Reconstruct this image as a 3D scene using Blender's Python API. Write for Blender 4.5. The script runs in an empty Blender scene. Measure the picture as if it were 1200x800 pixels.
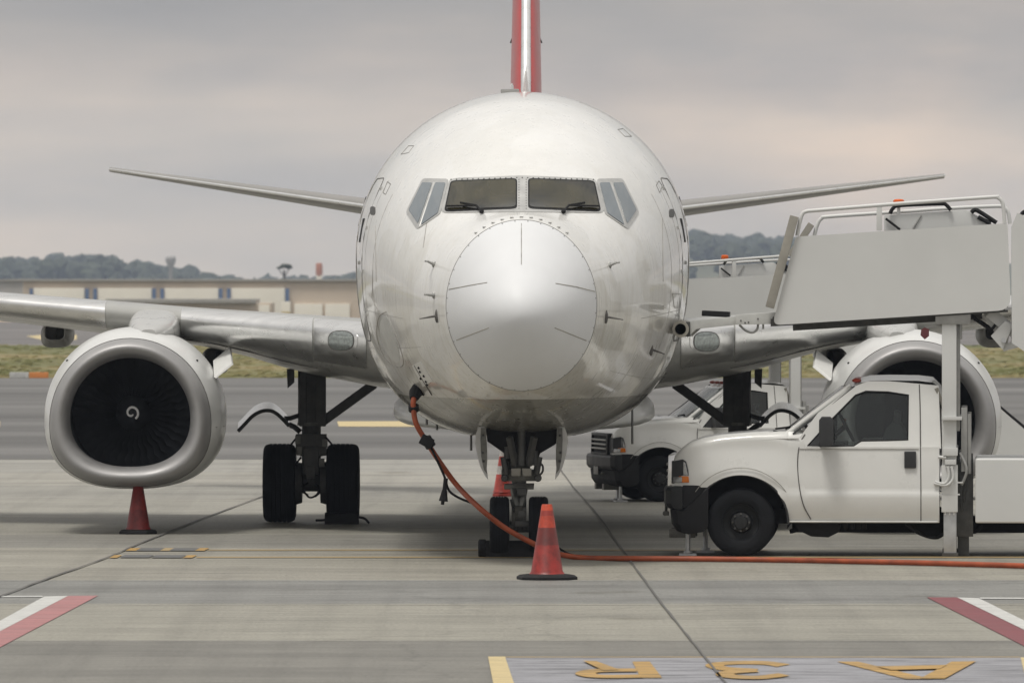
import bpy, bmesh, math, random
import numpy as np
from mathutils import Vector, Matrix
from mathutils.bvhtree import BVHTree
random.seed(7)
R = math.radians
sc = bpy.context.scene
col = sc.collection

# ------------------------------------------------------------------ camera facts
F = 9000.0          # focal length in photo pixels (1200 wide)
HZ = 330.0          # horizon row
CH = 3.13           # camera height
def W(px, py, d): return Vector(((px-600)*d/F, d, CH-(py-HZ)*d/F))
def G(px, py, z=0.0):
    d = F*(CH-z)/(py-HZ)
    return Vector(((px-600)*d/F, d, z))

# ------------------------------------------------------------------ node material helpers
def new_mat(name):
    m = bpy.data.materials.new(name); m.use_nodes = True
    nt = m.node_tree; b = nt.nodes['Principled BSDF']
    return m, nt, b
def N(nt, t, **kw):
    n = nt.nodes.new(t)
    for k, v in kw.items(): setattr(n, k, v)
    return n
def inp(n, **kw):
    for k, v in kw.items():
        n.inputs[k.replace('_', ' ')].default_value = v
def ramp(nt, fac, stops, interp='LINEAR'):
    r = N(nt, 'ShaderNodeValToRGB'); r.color_ramp.interpolation = interp
    el = r.color_ramp.elements
    while len(el) > 1: el.remove(el[-1])
    el[0].position = stops[0][0]; el[0].color = (*stops[0][1], 1)
    for p, c in stops[1:]:
        e = el.new(p); e.color = (*c, 1)
    nt.links.new(fac, r.inputs[0]); return r
def g3(v): return (v, v, v)
def noise(nt, vec, scale, detail=4, rough=0.55):
    n = N(nt, 'ShaderNodeTexNoise'); inp(n, Scale=scale, Detail=detail, Roughness=rough)
    if vec is not None: nt.links.new(vec, n.inputs['Vector'])
    return n
def mapping(nt, vec, scale=(1,1,1), loc=(0,0,0), rot=(0,0,0)):
    m = N(nt, 'ShaderNodeMapping'); m.inputs['Scale'].default_value = scale
    m.inputs['Location'].default_value = loc; m.inputs['Rotation'].default_value = rot
    nt.links.new(vec, m.inputs['Vector']); return m.outputs[0]
def mixc(nt, fac, a, b, blend='MIX'):
    m = N(nt, 'ShaderNodeMix', data_type='RGBA', blend_type=blend)
    if isinstance(fac, (int, float)): m.inputs[0].default_value = fac
    else: nt.links.new(fac, m.inputs[0])
    for i, v in ((6, a), (7, b)):
        if isinstance(v, tuple): m.inputs[i].default_value = (*v, 1)
        else: nt.links.new(v, m.inputs[i])
    return m.outputs[2]
def bump(nt, b, height, strength=0.2, dist=0.02):
    bn = N(nt, 'ShaderNodeBump'); bn.inputs['Strength'].default_value = strength
    bn.inputs['Distance'].default_value = dist
    nt.links.new(height, bn.inputs['Height']); nt.links.new(bn.outputs[0], b.inputs['Normal'])
def objco(nt): return N(nt, 'ShaderNodeTexCoord').outputs['Object']

def simple(name, c, rough=0.5, metal=0.0, var=0.12, scale=3.0, coat=0.0, bmp=0.0, bscale=20, spec=0.5, stretch=(1,1,1)):
    """base colour with a soft irregular wear pattern"""
    m, nt, b = new_mat(name)
    v = mapping(nt, objco(nt), stretch)
    n = noise(nt, v, scale, 6, 0.6)
    lo = tuple(x*(1-var) for x in c); hi = tuple(min(1, x*(1+var)) for x in c)
    r = ramp(nt, n.outputs[0], [(0.3, lo), (0.7, hi)])
    nt.links.new(r.outputs[0], b.inputs['Base Color'])
    rr = ramp(nt, n.outputs[0], [(0.3, g3(max(0.02, rough*0.85))), (0.7, g3(min(1, rough*1.15)))])
    nt.links.new(rr.outputs[0], b.inputs['Roughness'])
    inp(b, Metallic=metal); b.inputs['Coat Weight'].default_value = coat
    b.inputs['Coat Roughness'].default_value = 0.12
    b.inputs['Specular IOR Level'].default_value = spec
    if bmp:
        n2 = noise(nt, v, bscale, 5); bump(nt, b, n2.outputs[0], bmp)
    return m

M = {}
def fuselage_mat():
    m, nt, b = new_mat('aircraft_paint')
    o = objco(nt)
    sx = N(nt, 'ShaderNodeSeparateXYZ'); nt.links.new(o, sx.inputs[0])
    n1 = noise(nt, o, 0.9, 6, 0.6)
    n2 = noise(nt, mapping(nt, o, (7, 7, 0.8)), 1.2, 7, 0.65)     # vertical run marks
    c = ramp(nt, n1.outputs[0], [(0.32, (0.70, 0.697, 0.68)), (0.62, (0.77, 0.768, 0.756))])
    d = ramp(nt, n2.outputs[0], [(0.30, (0.76, 0.735, 0.67)), (0.50, g3(1.0))])
    hgt = N(nt, 'ShaderNodeMapRange'); inp(hgt, From_Min=4.2, From_Max=2.2, To_Min=0.15, To_Max=0.8)
    nt.links.new(sx.outputs[2], hgt.inputs[0])                   # run marks and patches weigh more on the lower lobe
    cc = mixc(nt, hgt.outputs[0], c.outputs[0], d.outputs[0], 'MULTIPLY')
    # patched paint areas, sharp edged repaint as on an old airframe
    n3 = noise(nt, mapping(nt, o, (0.9, 0.9, 1.1), (3.1, 0.4, 1.7)), 0.9, 2, 0.4)
    pt = ramp(nt, n3.outputs[0], [(0.535, g3(0.0)), (0.55, g3(1.0))])
    cc = mixc(nt, pt.outputs[0], cc, mixc(nt, hgt.outputs[0], cc, mixc(nt, 1.0, cc, (0.80, 0.785, 0.735), 'MULTIPLY')))
    # grey belly of the paint scheme below a waterline
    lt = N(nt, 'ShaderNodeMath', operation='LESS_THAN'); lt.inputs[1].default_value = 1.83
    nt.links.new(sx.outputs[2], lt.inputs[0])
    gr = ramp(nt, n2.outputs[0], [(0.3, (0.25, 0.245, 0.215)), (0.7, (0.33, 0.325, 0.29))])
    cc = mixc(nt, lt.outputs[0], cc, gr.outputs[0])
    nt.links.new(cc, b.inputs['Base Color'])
    rr = ramp(nt, n2.outputs[0], [(0.3, g3(0.38)), (0.7, g3(0.24))])
    nt.links.new(rr.outputs[0], b.inputs['Roughness'])
    b.inputs['Coat Weight'].default_value = 0.9; b.inputs['Coat Roughness'].default_value = 0.07
    nb = noise(nt, o, 1.6, 3, 0.5)
    bump(nt, b, nb.outputs[0], 0.22, 0.02)
    b.inputs['Coat IOR'].default_value = 1.6
    return m
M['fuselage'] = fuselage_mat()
M['radome'] = simple('radome_paint', (0.68, 0.69, 0.705), 0.5, var=0.03, scale=2, coat=0.0, spec=0.35)
M['white'] = simple('white_paint', (0.76, 0.76, 0.74), 0.32, var=0.06, scale=1.5, coat=0.25, bmp=0.06, bscale=3)
M['nacelle'] = simple('nacelle_paint', (0.64, 0.645, 0.635), 0.33, var=0.07, scale=1.6, coat=0.25, bmp=0.05, bscale=4)
M['pylon'] = simple('pylon_paint', (0.42, 0.42, 0.41), 0.3, var=0.08, scale=3, coat=0.4)
M['alu'] = simple('bare_aluminium', (0.78, 0.78, 0.775), 0.30, 1.0, 0.08, 2.5, bmp=0.05, bscale=5, stretch=(0.5,3,3))
M['lip'] = simple('intake_lip_metal', (0.36, 0.355, 0.355), 0.55, 0.6, 0.07, 2.5)
M['wingpaint'] = simple('wing_grey_paint', (0.33, 0.33, 0.315), 0.30, 0.0, 0.12, 1.6, coat=0.3, stretch=(1,0.4,1))
M['stab'] = simple('tailplane_grey_paint', (0.25, 0.245, 0.235), 0.4, var=0.1, scale=1.5, coat=0.1)
M['finred'] = simple('fin_red_paint', (0.40, 0.045, 0.045), 0.35, var=0.1, coat=0.3)
M['grey'] = simple('grey_metal', (0.33, 0.33, 0.32), 0.42, 0.3, 0.15, 6)
M['frame'] = simple('window_frame_metal', (0.47, 0.47, 0.46), 0.4, 0.4, 0.12, 8)
M['seam'] = simple('seam_sealant', (0.10, 0.095, 0.09), 0.7, var=0.3, scale=9)
M['seamlight'] = simple('faded_sealant', (0.30, 0.29, 0.27), 0.7, var=0.3, scale=9)
M['radseam'] = simple('radome_seam_filler', (0.20, 0.195, 0.185), 0.7, var=0.4, scale=6)
M['black'] = simple('black_rubber', (0.012, 0.012, 0.013), 0.75, spec=0.3, var=0.3, scale=5, bmp=0.15)
M['rimblack'] = simple('black_steel_rim', (0.018, 0.019, 0.020), 0.55, 0.0, 0.3, 6, spec=0.35)
M['tyre'] = simple('tyre_rubber', (0.012, 0.013, 0.015), 0.85, spec=0.2, var=0.4, scale=6, bmp=0.2, bscale=40)
M['darkmetal'] = simple('dark_gear_metal', (0.07, 0.07, 0.067), 0.5, 0.2, 0.35, 7, bmp=0.2)
M['gearmetal'] = simple('gear_steel', (0.15, 0.15, 0.138), 0.42, 0.5, 0.35, 8)
M['chrome'] = simple('chrome', (0.72, 0.72, 0.73), 0.16, 1.0, 0.06, 8)
M['duct'] = simple('intake_duct', (0.035, 0.038, 0.043), 0.5, 0.2, 0.2, 3)  # inlet shade put into the colour, a real lining is mid grey
M['fan'] = simple('fan_blade_metal', (0.085, 0.09, 0.10), 0.42, 0.7, 0.2, 4)
M['darkplastic'] = simple('black_plastic', (0.028, 0.029, 0.031), 0.55, var=0.25, scale=4, bmp=0.08)
M['bumper'] = simple('black_bumper', (0.013, 0.014, 0.015), 0.5, spec=0.35, var=0.3, scale=3, bmp=0.05)
M['truck'] = simple('truck_white_paint', (0.68, 0.68, 0.66), 0.30, var=0.05, scale=1.4, coat=0.5)
M['stairpaint'] = simple('stair_panel_paint', (0.60, 0.605, 0.595), 0.45, var=0.04, scale=0.9)
M['stairgrey'] = simple('stair_grey_paint', (0.50, 0.505, 0.49), 0.45, 0.0, 0.15, 4)
M['galv'] = simple('galvanised_steel', (0.52, 0.53, 0.54), 0.38, 0.7, 0.15, 6)
M['khaki'] = simple('weathered_seal', (0.30, 0.285, 0.25), 0.7, var=0.2, scale=4)
M['amber'] = simple('amber_lens', (0.75, 0.20, 0.015), 0.25, var=0.1)
M['beacon'] = simple('orange_beacon_lens', (0.70, 0.12, 0.012), 0.25, var=0.1)
M['redlens'] = simple('red_marker_lens', (0.30, 0.035, 0.015), 0.3, var=0.1)
M['darkred'] = simple('dark_red_plastic', (0.13, 0.03, 0.035), 0.5, var=0.2)
M['headglass'] = simple('headlamp_glass', (0.36, 0.37, 0.38), 0.12, 0.7, 0.15, 18)
M['cable'] = simple('orange_cable_rubber', (0.29, 0.058, 0.018), 0.55, var=0.3, scale=5, stretch=(1,1,1), bmp=0.1)
M['swirl'] = simple('white_spinner_paint', (0.8, 0.8, 0.8), 0.4, var=0.05)
M['seat'] = simple('seat_cloth', (0.13, 0.135, 0.14), 0.85, var=0.15)
M['pink'] = simple('pink_reflection', (0.55, 0.22, 0.17), 0.5, var=0.2)  # colour of a painted reflection beside the door mirror
M['bolt'] = simple('bolt_heads', (0.16, 0.16, 0.155), 0.45, 0.5, 0.2)

def glass_opaque(name, c, rough=0.06, c2=None):
    m, nt, b = new_mat(name)
    o = objco(nt)
    n = noise(nt, mapping(nt, o, (1.2, 1, 1.2)), 1.6, 2, 0.4)
    c2 = c2 or tuple(x*1.7 for x in c)
    r = ramp(nt, n.outputs[0], [(0.38, c), (0.62, c2)])
    nt.links.new(r.outputs[0], b.inputs['Base Color'])
    inp(b, Roughness=rough); b.inputs['IOR'].default_value = 1.5
    return m
M['windshield'] = glass_opaque('windshield_glass', (0.012, 0.012, 0.008), 0.05, (0.045, 0.040, 0.020))  # olive blotches put reflections into the glass colour
M['sideglass'] = glass_opaque('side_window_glass', (0.17, 0.195, 0.215), 0.05, (0.20, 0.225, 0.245))  # pale blue-grey tone paints in the reflected sky
M['lightglass'] = simple('landing_light_glass', (0.33, 0.36, 0.35), 0.12, 0.55, 0.3, 25)
def cabglass():
    m, nt, b = new_mat('cab_glass')
    out = [n for n in nt.nodes if n.type == 'OUTPUT_MATERIAL'][0]
    tr = N(nt, 'ShaderNodeBsdfTransparent'); tr.inputs[0].default_value = (0.74, 0.77, 0.76, 1)
    gl = N(nt, 'ShaderNodeBsdfGlossy'); gl.inputs['Roughness'].default_value = 0.03
    fr = N(nt, 'ShaderNodeFresnel'); fr.inputs[0].default_value = 1.5
    ms = N(nt, 'ShaderNodeMixShader')
    nt.links.new(fr.outputs[0], ms.inputs[0]); nt.links.new(tr.outputs[0], ms.inputs[1]); nt.links.new(gl.outputs[0], ms.inputs[2])
    nt.links.new(ms.outputs[0], out.inputs['Surface'])
    return m
M['cabglass'] = cabglass()

# ------------------------------------------------------------------ mesh builder
class MB:
    def __init__(s): s.v = []; s.f = []
    def add(s, vs, fs):
        o = len(s.v); s.v += [Vector(v) for v in vs]; s.f += [tuple(i+o for i in f) for f in fs]; return s
    def box(s, c, size, rot=None):
        hx, hy, hz = (q/2 for q in size); c = Vector(c)
        vs = [Vector((x*hx, y*hy, z*hz)) for x in (-1,1) for y in (-1,1) for z in (-1,1)]
        if rot is not None: vs = [rot @ v for v in vs]
        return s.add([c+v for v in vs], [(0,1,3,2),(4,6,7,5),(0,4,5,1),(2,3,7,6),(0,2,6,4),(1,5,7,3)])
    def bar(s, a, b, w, h=None, up=(0,0,1)):
        """rectangular bar from a to b, w across, h along 'up'"""
        h = h or w; a = Vector(a); b = Vector(b); t = (b-a); L = t.length; t.normalize()
        u = Vector(up); x = t.cross(u)
        if x.length < 1e-4: x = t.cross(Vector((1,0,0)))
        x.normalize(); z = x.cross(t)
        m = Matrix((x, t, z)).transposed()
        return s.box((a+b)/2, (w, L, h), m)
    def loft(s, secs, closed=True, cap0=True, cap1=True):
        n = len(secs[0]); vs = [p for q in secs for p in q]; fs = []
        for i in range(len(secs)-1):
            for j in range(n if closed else n-1):
                k = (j+1) % n
                fs.append((i*n+j, i*n+k, (i+1)*n+k, (i+1)*n+j))
        if cap0: fs.append(tuple(range(n))[::-1])
        if cap1: fs.append(tuple((len(secs)-1)*n+j for j in range(n)))
        return s.add(vs, fs)
    def tube(s, path, r, n=8, closed=False, squash=None):
        P = [Vector(p) for p in path]; m = len(P)
        rs = r if isinstance(r, (list, tuple)) else [r]*m
        T = []
        for i in range(m):
            a = P[i-1] if (i > 0 or closed) else P[i]; b = P[(i+1) % m] if (i < m-1 or closed) else P[i]
            T.append((b-a).normalized())
        ref = Vector((0,0,1)) if abs(T[0].z) < 0.9 else Vector((1,0,0))
        x = T[0].cross(ref).normalized(); secs = []
        for i in range(m):
            x = (x - T[i]*x.dot(T[i])).normalized(); y = T[i].cross(x)
            secs.append([P[i] + (x*math.cos(2*math.pi*k/n) + y*math.sin(2*math.pi*k/n))*rs[i] for k in range(n)])
        if closed: secs.append(secs[0])
        return s.loft(secs, True, not closed, not closed)
    def cyl(s, a, b, r, n=20, r2=None): return s.tube([a, b], [r, r2 if r2 is not None else r], n)
    def lathe(s, prof, c, axis='X', n=32):
        """prof: (radius, position along axis); open ends stay open unless radius is 0"""
        c = Vector(c); secs = []
        for (r, h) in prof:
            q = []
            for k in range(n):
                t = 2*math.pi*k/n; u, w = r*math.cos(t), r*math.sin(t)
                q.append(c + (Vector((h,u,w)) if axis == 'X' else Vector((u,h,w)) if axis == 'Y' else Vector((u,w,h))))
            secs.append(q)
        return s.loft(secs, True, False, False)
    def prism(s, front, back):
        n = len(front)
        fs = [tuple(range(n))[::-1], tuple(range(n, 2*n))] + [(i, (i+1) % n, n+(i+1) % n, n+i) for i in range(n)]
        return s.add(list(front)+list(back), fs)
    def ring(s, outer, inner, outer2, inner2):
        n = len(outer); vs = list(outer)+list(inner)+list(outer2)+list(inner2); fs = []
        for i in range(n):
            k = (i+1) % n
            fs += [(i, k, n+k, n+i), (2*n+i, 3*n+i, 3*n+k, 2*n+k), (i, 2*n+i, 2*n+k, k), (n+i, n+k, 3*n+k, 3*n+i)]
        return s.add(vs, fs)
    def sphere(s, c, r, n=12, sc=(1,1,1)):
        c = Vector(c); secs = []
        for i in range(n//2+1):
            ph = math.pi*i/(n//2); rr = max(1e-4, math.sin(ph))*r; z = math.cos(ph)*r
            secs.append([c+Vector((rr*math.cos(2*math.pi*k/n)*sc[0], rr*math.sin(2*math.pi*k/n)*sc[1], z*sc[2])) for k in range(n)])
        return s.loft(secs)
    def build(s, name, mat, parent=None, bevel=0, seg=2, smooth=None, tri=False):
        if smooth is None: smooth = 12 if bevel else 38
        me = bpy.data.meshes.new(name)
        bm = bmesh.new()
        vs = [bm.verts.new(v) for v in s.v]
        for f in s.f:
            try: bm.faces.new([vs[i] for i in f])
            except ValueError: pass
        bmesh.ops.remove_doubles(bm, verts=bm.verts, dist=1e-5)
        bmesh.ops.recalc_face_normals(bm, faces=bm.faces)
        if bevel:
            ed = [e for e in bm.edges if len(e.link_faces) == 2 and e.calc_face_angle(0) > R(30)]
            bmesh.ops.bevel(bm, geom=ed, offset=bevel, segments=seg, profile=0.7, affect='EDGES', clamp_overlap=True)
        big = [f for f in bm.faces if len(f.verts) > 4]
        if big: bmesh.ops.triangulate(bm, faces=big)
        bm.to_mesh(me); bm.free()
        if smooth:
            me.polygons.foreach_set('use_smooth', [True]*len(me.polygons))
            me.set_sharp_from_angle(angle=R(smooth))
        me.materials.append(M[mat] if isinstance(mat, str) else mat)
        o = bpy.data.objects.new(name, me); col.objects.link(o)
        if parent is not None: o.parent = parent
        return o
def each(mb, name, mat, parent=None, **kw):
    """every loose piece of the builder becomes an object of its own"""
    p = list(range(len(mb.v)))
    def find(i):
        while p[i] != i: p[i] = p[p[i]]; i = p[i]
        return i
    for f in mb.f:
        for i in f[1:]: p[find(i)] = find(f[0])
    groups = {}
    for f in mb.f: groups.setdefault(find(f[0]), []).append(f)
    out = []
    for fs in groups.values():
        ids = sorted(set(i for f in fs for i in f)); mp = {i: k for k, i in enumerate(ids)}
        q = MB(); q.v = [mb.v[i] for i in ids]; q.f = [tuple(mp[i] for i in f) for f in fs]
        out.append(q.build(name, mat, parent, **kw))
    return out
def tag(o, label=None, cat=None, group=None, kind=None):
    if label: o['label'] = label
    if cat: o['category'] = cat
    if group: o['group'] = group
    if kind: o['kind'] = kind
    return o
def empty(name, loc=(0,0,0), rz=0.0):
    o = bpy.data.objects.new(name, None); o.empty_display_size = 0.3
    col.objects.link(o); o.location = loc; o.rotation_euler = (0, 0, rz); return o
def copy_tree(o, parent=None):
    c = o.copy(); col.objects.link(c); c.parent = parent
    for ch in list(o.children): copy_tree(ch, c)
    return c
def pchip(xs, ys):
    xs = np.array(xs, float); ys = np.array(ys, float); h = np.diff(xs); d = np.diff(ys)/h
    m = np.zeros_like(ys); m[0] = d[0]; m[-1] = d[-1]
    for i in range(1, len(xs)-1):
        if d[i-1]*d[i] > 0:
            w1 = 2*h[i]+h[i-1]; w2 = h[i]+2*h[i-1]; m[i] = (w1+w2)/(w1/d[i-1]+w2/d[i])
    def f(x):
        x = min(max(x, xs[0]), xs[-1]); i = min(int(np.searchsorted(xs, x, side='right'))-1, len(xs)-2); i = max(i, 0)
        t = (x-xs[i])/h[i]
        return float((1+2*t)*(1-t)**2*ys[i] + t*(1-t)**2*h[i]*m[i] + t*t*(3-2*t)*ys[i+1] + t*t*(t-1)*h[i]*m[i+1])
    return f
def smooth_path(pts, n=8):
    P = [Vector(p) for p in pts]; out = []
    for i in range(len(P)-1):
        p0 = P[max(i-1, 0)]; p1 = P[i]; p2 = P[i+1]; p3 = P[min(i+2, len(P)-1)]
        for k in range(n):
            t = k/n
            out.append(0.5*((2*p1)+(p2-p0)*t+(2*p0-5*p1+4*p2-p3)*t*t+(3*p1-p0-3*p2+p3)*t**3))
    out.append(P[-1]); return out

# ==================================================================== GROUND
def concrete():
    m, nt, b = new_mat('apron_concrete')
    o = objco(nt); sx = N(nt, 'ShaderNodeSeparateXYZ'); nt.links.new(o, sx.inputs[0])
    # separately poured lanes, each of its own mix (edges at fixed distances)
    edges = [40, 66.9, 74.4, 80.6, 90.2, 95.0, 103, 110.5, 118, 126, 136]
    tone = [(0.182,0.175,0.156), (0.263,0.252,0.214), (0.195,0.194,0.182), (0.261,0.248,0.211), (0.207,0.200,0.178), (0.256,0.246,0.213), (0.299,0.289,0.254), (0.282,0.273,0.244), (0.308,0.295,0.260), (0.282,0.273,0.247), (0.282,0.273,0.247)]
    mr = N(nt, 'ShaderNodeMapRange'); inp(mr, From_Min=40.0, From_Max=140.0)
    nt.links.new(sx.outputs[1], mr.inputs[0])
    st = ramp(nt, mr.outputs[0], [((e-40)/100, c) for e, c in zip(edges, tone)], 'CONSTANT')
    st0 = st.outputs[0]
    n1 = noise(nt, mapping(nt, o, (0.10, 0.55, 1)), 1.0, 8, 0.62)
    n2 = noise(nt, mapping(nt, o, (0.5, 4.5, 1)), 1.6, 10, 0.75)
    n3 = noise(nt, o, 26, 6, 0.7)
    c = mixc(nt, 0.85, st0, ramp(nt, n1.outputs[0], [(0.3, g3(0.68)), (0.52, g3(1.0)), (0.72, g3(1.12))]).outputs[0], 'MULTIPLY')
    c = mixc(nt, 0.8, c, ramp(nt, n2.outputs[0], [(0.34, g3(0.62)), (0.48, g3(0.98)), (0.64, g3(1.2))]).outputs[0], 'MULTIPLY')
    c = mixc(nt, 0.9, c, ramp(nt, n3.outputs[0], [(0.34, g3(0.62)), (0.5, g3(1.0)), (0.64, g3(1.2))]).outputs[0], 'MULTIPLY')
    # broom / tyre scuffs running along the lanes
    n5 = noise(nt, mapping(nt, o, (0.22, 9.0, 1), (4, 1, 0)), 1.0, 5, 0.6)
    c = mixc(nt, 0.8, c, ramp(nt, n5.outputs[0], [(0.58, g3(1.0)), (0.70, g3(0.70))]).outputs[0], 'MULTIPLY')
    # faint wheel tracks in the driving direction of the trucks and rubber from taxiing
    n6 = noise(nt, mapping(nt, o, (2.2, 0.05, 1), (2, 7, 0)), 1.0, 4, 0.55)
    c = mixc(nt, 0.7, c, ramp(nt, n6.outputs[0], [(0.36, g3(0.86)), (0.5, g3(1.0)), (0.68, g3(1.06))]).outputs[0], 'MULTIPLY')
    # hairline cracks
    vo = N(nt, 'ShaderNodeTexVoronoi', feature='DISTANCE_TO_EDGE'); inp(vo, Scale=0.16)
    nz = noise(nt, o, 0.8, 4, 0.6); va = N(nt, 'ShaderNodeVectorMath', operation='ADD')
    nt.links.new(o, va.inputs[0]); nt.links.new(nz.outputs[1], va.inputs[1]); nt.links.new(va.outputs[0], vo.inputs['Vector'])
    c = mixc(nt, 0.4, c, ramp(nt, vo.outputs[0], [(0.0, g3(0.55)), (0.006, g3(1.0))]).outputs[0], 'MULTIPLY')
    # oil drips
    n4 = noise(nt, mapping(nt, o, (0.6, 0.6, 1), (9, 2, 0)), 1.1, 4, 0.5)
    c = mixc(nt, 0.8, c, ramp(nt, n4.outputs[0], [(0.66, g3(1.0)), (0.74, (0.66, 0.64, 0.60))]).outputs[0], 'MULTIPLY')
    nt.links.new(c, b.inputs['Base Color']); inp(b, Roughness=0.62)
    b.inputs['Specular IOR Level'].default_value = 0.35
    bump(nt, b, n3.outputs[0], 0.2, 0.01)
    return m
def asphalt(name, c=(0.115, 0.113, 0.112)):
    m, nt, b = new_mat(name)
    o = objco(nt)
    n1 = noise(nt, mapping(nt, o, (0.012, 0.11, 1)), 1.0, 5, 0.6)
    n2 = noise(nt, o, 8, 5, 0.7)
    cc = ramp(nt, n1.outputs[0], [(0.34, tuple(x*0.72 for x in c)), (0.52, c), (0.68, tuple(x*1.4 for x in c))])
    cc = mixc(nt, 0.7, cc.outputs[0], ramp(nt, n2.outputs[0], [(0.3, g3(0.8)), (0.7, g3(1.12))]).outputs[0], 'MULTIPLY')
    nt.links.new(cc, b.inputs['Base Color']); inp(b, Roughness=0.75)
    b.inputs['Specular IOR Level'].default_value = 0.3
    return m
def grass_mat():
    m, nt, b = new_mat('dry_grass')
    o = objco(nt)
    n1 = noise(nt, mapping(nt, o, (0.12, 0.035, 1)), 1.0, 6, 0.65); n2 = noise(nt, o, 1.2, 6, 0.7)
    c = ramp(nt, n1.outputs[0], [(0.34, (0.085, 0.10, 0.028)), (0.5, (0.16, 0.15, 0.055)), (0.62, (0.25, 0.20, 0.095))])
    c = mixc(nt, 0.8, c.outputs[0], ramp(nt, n2.outputs[0], [(0.3, g3(0.6)), (0.7, g3(1.25))]).outputs[0], 'MULTIPLY')
    nt.links.new(c, b.inputs['Base Color']); inp(b, Roughness=0.9)
    return m
M['concrete'] = concrete(); M['asphalt'] = asphalt('taxiway_asphalt', (0.135, 0.132, 0.128)); M['runway'] = asphalt('runway_asphalt', (0.155, 0.145, 0.14))
M['grass'] = grass_mat(); M['sand'] = simple('sandy_shoulder', (0.48, 0.36, 0.25), 0.9, var=0.15, scale=0.3)
M['field'] = simple('field_soil', (0.11, 0.11, 0.06), 0.95, var=0.25, scale=0.02)
def paint(name, c, worn=0.5, sc_=(1.0,3.0,1), dark=0.0):
    m, nt, b = new_mat(name)
    o = objco(nt)
    n1 = noise(nt, mapping(nt, o, sc_), 1.5, 8, 0.7); n2 = noise(nt, o, 20, 5, 0.7)
    c1 = ramp(nt, n1.outputs[0], [(0.30, tuple(x*(1-worn)+0.2*worn for x in c)), (0.5, c), (0.8, tuple(min(1, x*1.08) for x in c))])
    cc = mixc(nt, 0.6, c1.outputs[0], ramp(nt, n2.outputs[0], [(0.3, g3(0.8)), (0.6, g3(1.05))]).outputs[0], 'MULTIPLY')
    if dark:
        n3 = noise(nt, mapping(nt, o, (0.9, 7.0, 1)), 1.2, 6, 0.65)
        cc = mixc(nt, 1.0, cc, ramp(nt, n3.outputs[0], [(0.41, g3(1-dark)), (0.53, g3(1.0))]).outputs[0], 'MULTIPLY')
    nt.links.new(cc, b.inputs['Base Color']); inp(b, Roughness=0.55)
    return m
M['pwhite'] = paint('white_marking', (0.56, 0.56, 0.54), 0.35, dark=0.25)
M['ppink'] = paint('faded_red_marking', (0.38, 0.155, 0.155), 0.35, dark=0.25)
M['pred'] = paint('dark_red_marking', (0.19, 0.032, 0.042), 0.2, dark=0.2)
M['pyellow'] = paint('yellow_marking', (0.46, 0.27, 0.06), 0.5, dark=0.5)
M['pyline'] = paint('worn_yellow_line', (0.36, 0.26, 0.12), 0.6)
M['pcream'] = paint('cream_marking', (0.58, 0.46, 0.23), 0.25, dark=0.2)
M['pblue'] = paint('worn_blue_grey_paint', (0.29, 0.29, 0.315), 0.0, (0.8, 4.5, 1), dark=0.62)
M['pdark'] = paint('black_marking', (0.10, 0.10, 0.10), 0.4)

def terrain_z(d): 
    if d < 640: return 0.0
    if d < 850:
        t = (d-640)/210; return -5.0*(t*t*(3-2*t))
    return -5.0
mb = MB()
ys = [-60, 0, 30, 60, 100, 140, 250, 400, 560, 640] + [640+210*k/12 for k in range(1, 13)] + [1200, 2000, 3000, 4200, 6500]
xs = [-3000, -900, -300, -100, -30, 0, 30, 100, 300, 900, 3000]
mb.loft([[(x, y, terrain_z(y)) for x in xs] for y in ys], closed=False, cap0=False, cap1=False)
g = mb.build('ground', 'concrete', smooth=0); tag(g, kind='structure')
def sheet(name, mat, pts, z):
    mb = MB(); pts = [Vector((p[0], p[1], z)) for p in pts]
    mb.add(pts, [tuple(range(len(pts)))])
    o = mb.build(name, mat, smooth=0); return tag(o, kind='structure')
def strip(name, mat, d0, d1, z, hw=400): return sheet(name, mat, [(-hw, d0), (hw, d0), (hw, d1), (-hw, d1)], z)
strip('taxiway', 'asphalt', 135.4, 249.5, 0.004)
strip('runway', 'runway', 378, 600, 0.004)
strip('runway_shoulder', 'sand', 600, 639, 0.004)
# fields beyond the crest
mb = MB()
mb.loft([[(x, y, terrain_z(y)+0.02) for x in (-2800, 0, 2800)] for y in [640+210*k/12 for k in range(0, 13)] + [1200, 2000, 3000, 4200, 6400]], closed=False, cap0=False, cap1=False)
tag(mb.build('field', 'field', smooth=0), kind='structure')

# grass verge: a ground sheet plus tufts
mb = MB()
mb.add([(-400, 249.5, 0.008), (400, 249.5, 0.008), (400, 378, 0.008), (-400, 378, 0.008)], [(0,1,2,3)])
rg = random.Random(3)
for i in range(6000):
    d = 250 + 127*rg.random()**1.5; x = (rg.random()-0.5)*2*0.075*d
    h = 0.02+0.07*rg.random()**2; w = 0.12+0.22*rg.random(); a = rg.random()*0.8-0.4
    dx, dy = math.cos(a)*w, math.sin(a)*w
    mb.add([(x-dx, d-dy, 0.0), (x+dx, d+dy, 0.0), (x+dx*0.4+0.03, d+0.05, h), (x-dx*0.5, d+0.05, h*0.8)], [(0,1,2,3)])
tag(mb.build('grass', 'grass', smooth=0), 'dry green and straw coloured grass verge between taxiway and runway', 'grass', kind='stuff')

def gp(pts): return [(G(x, y).x, G(x, y).y) for x, y in pts]
def mark(name, mat, pts, z=0.006): return sheet(name, mat, gp(pts), z)
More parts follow.
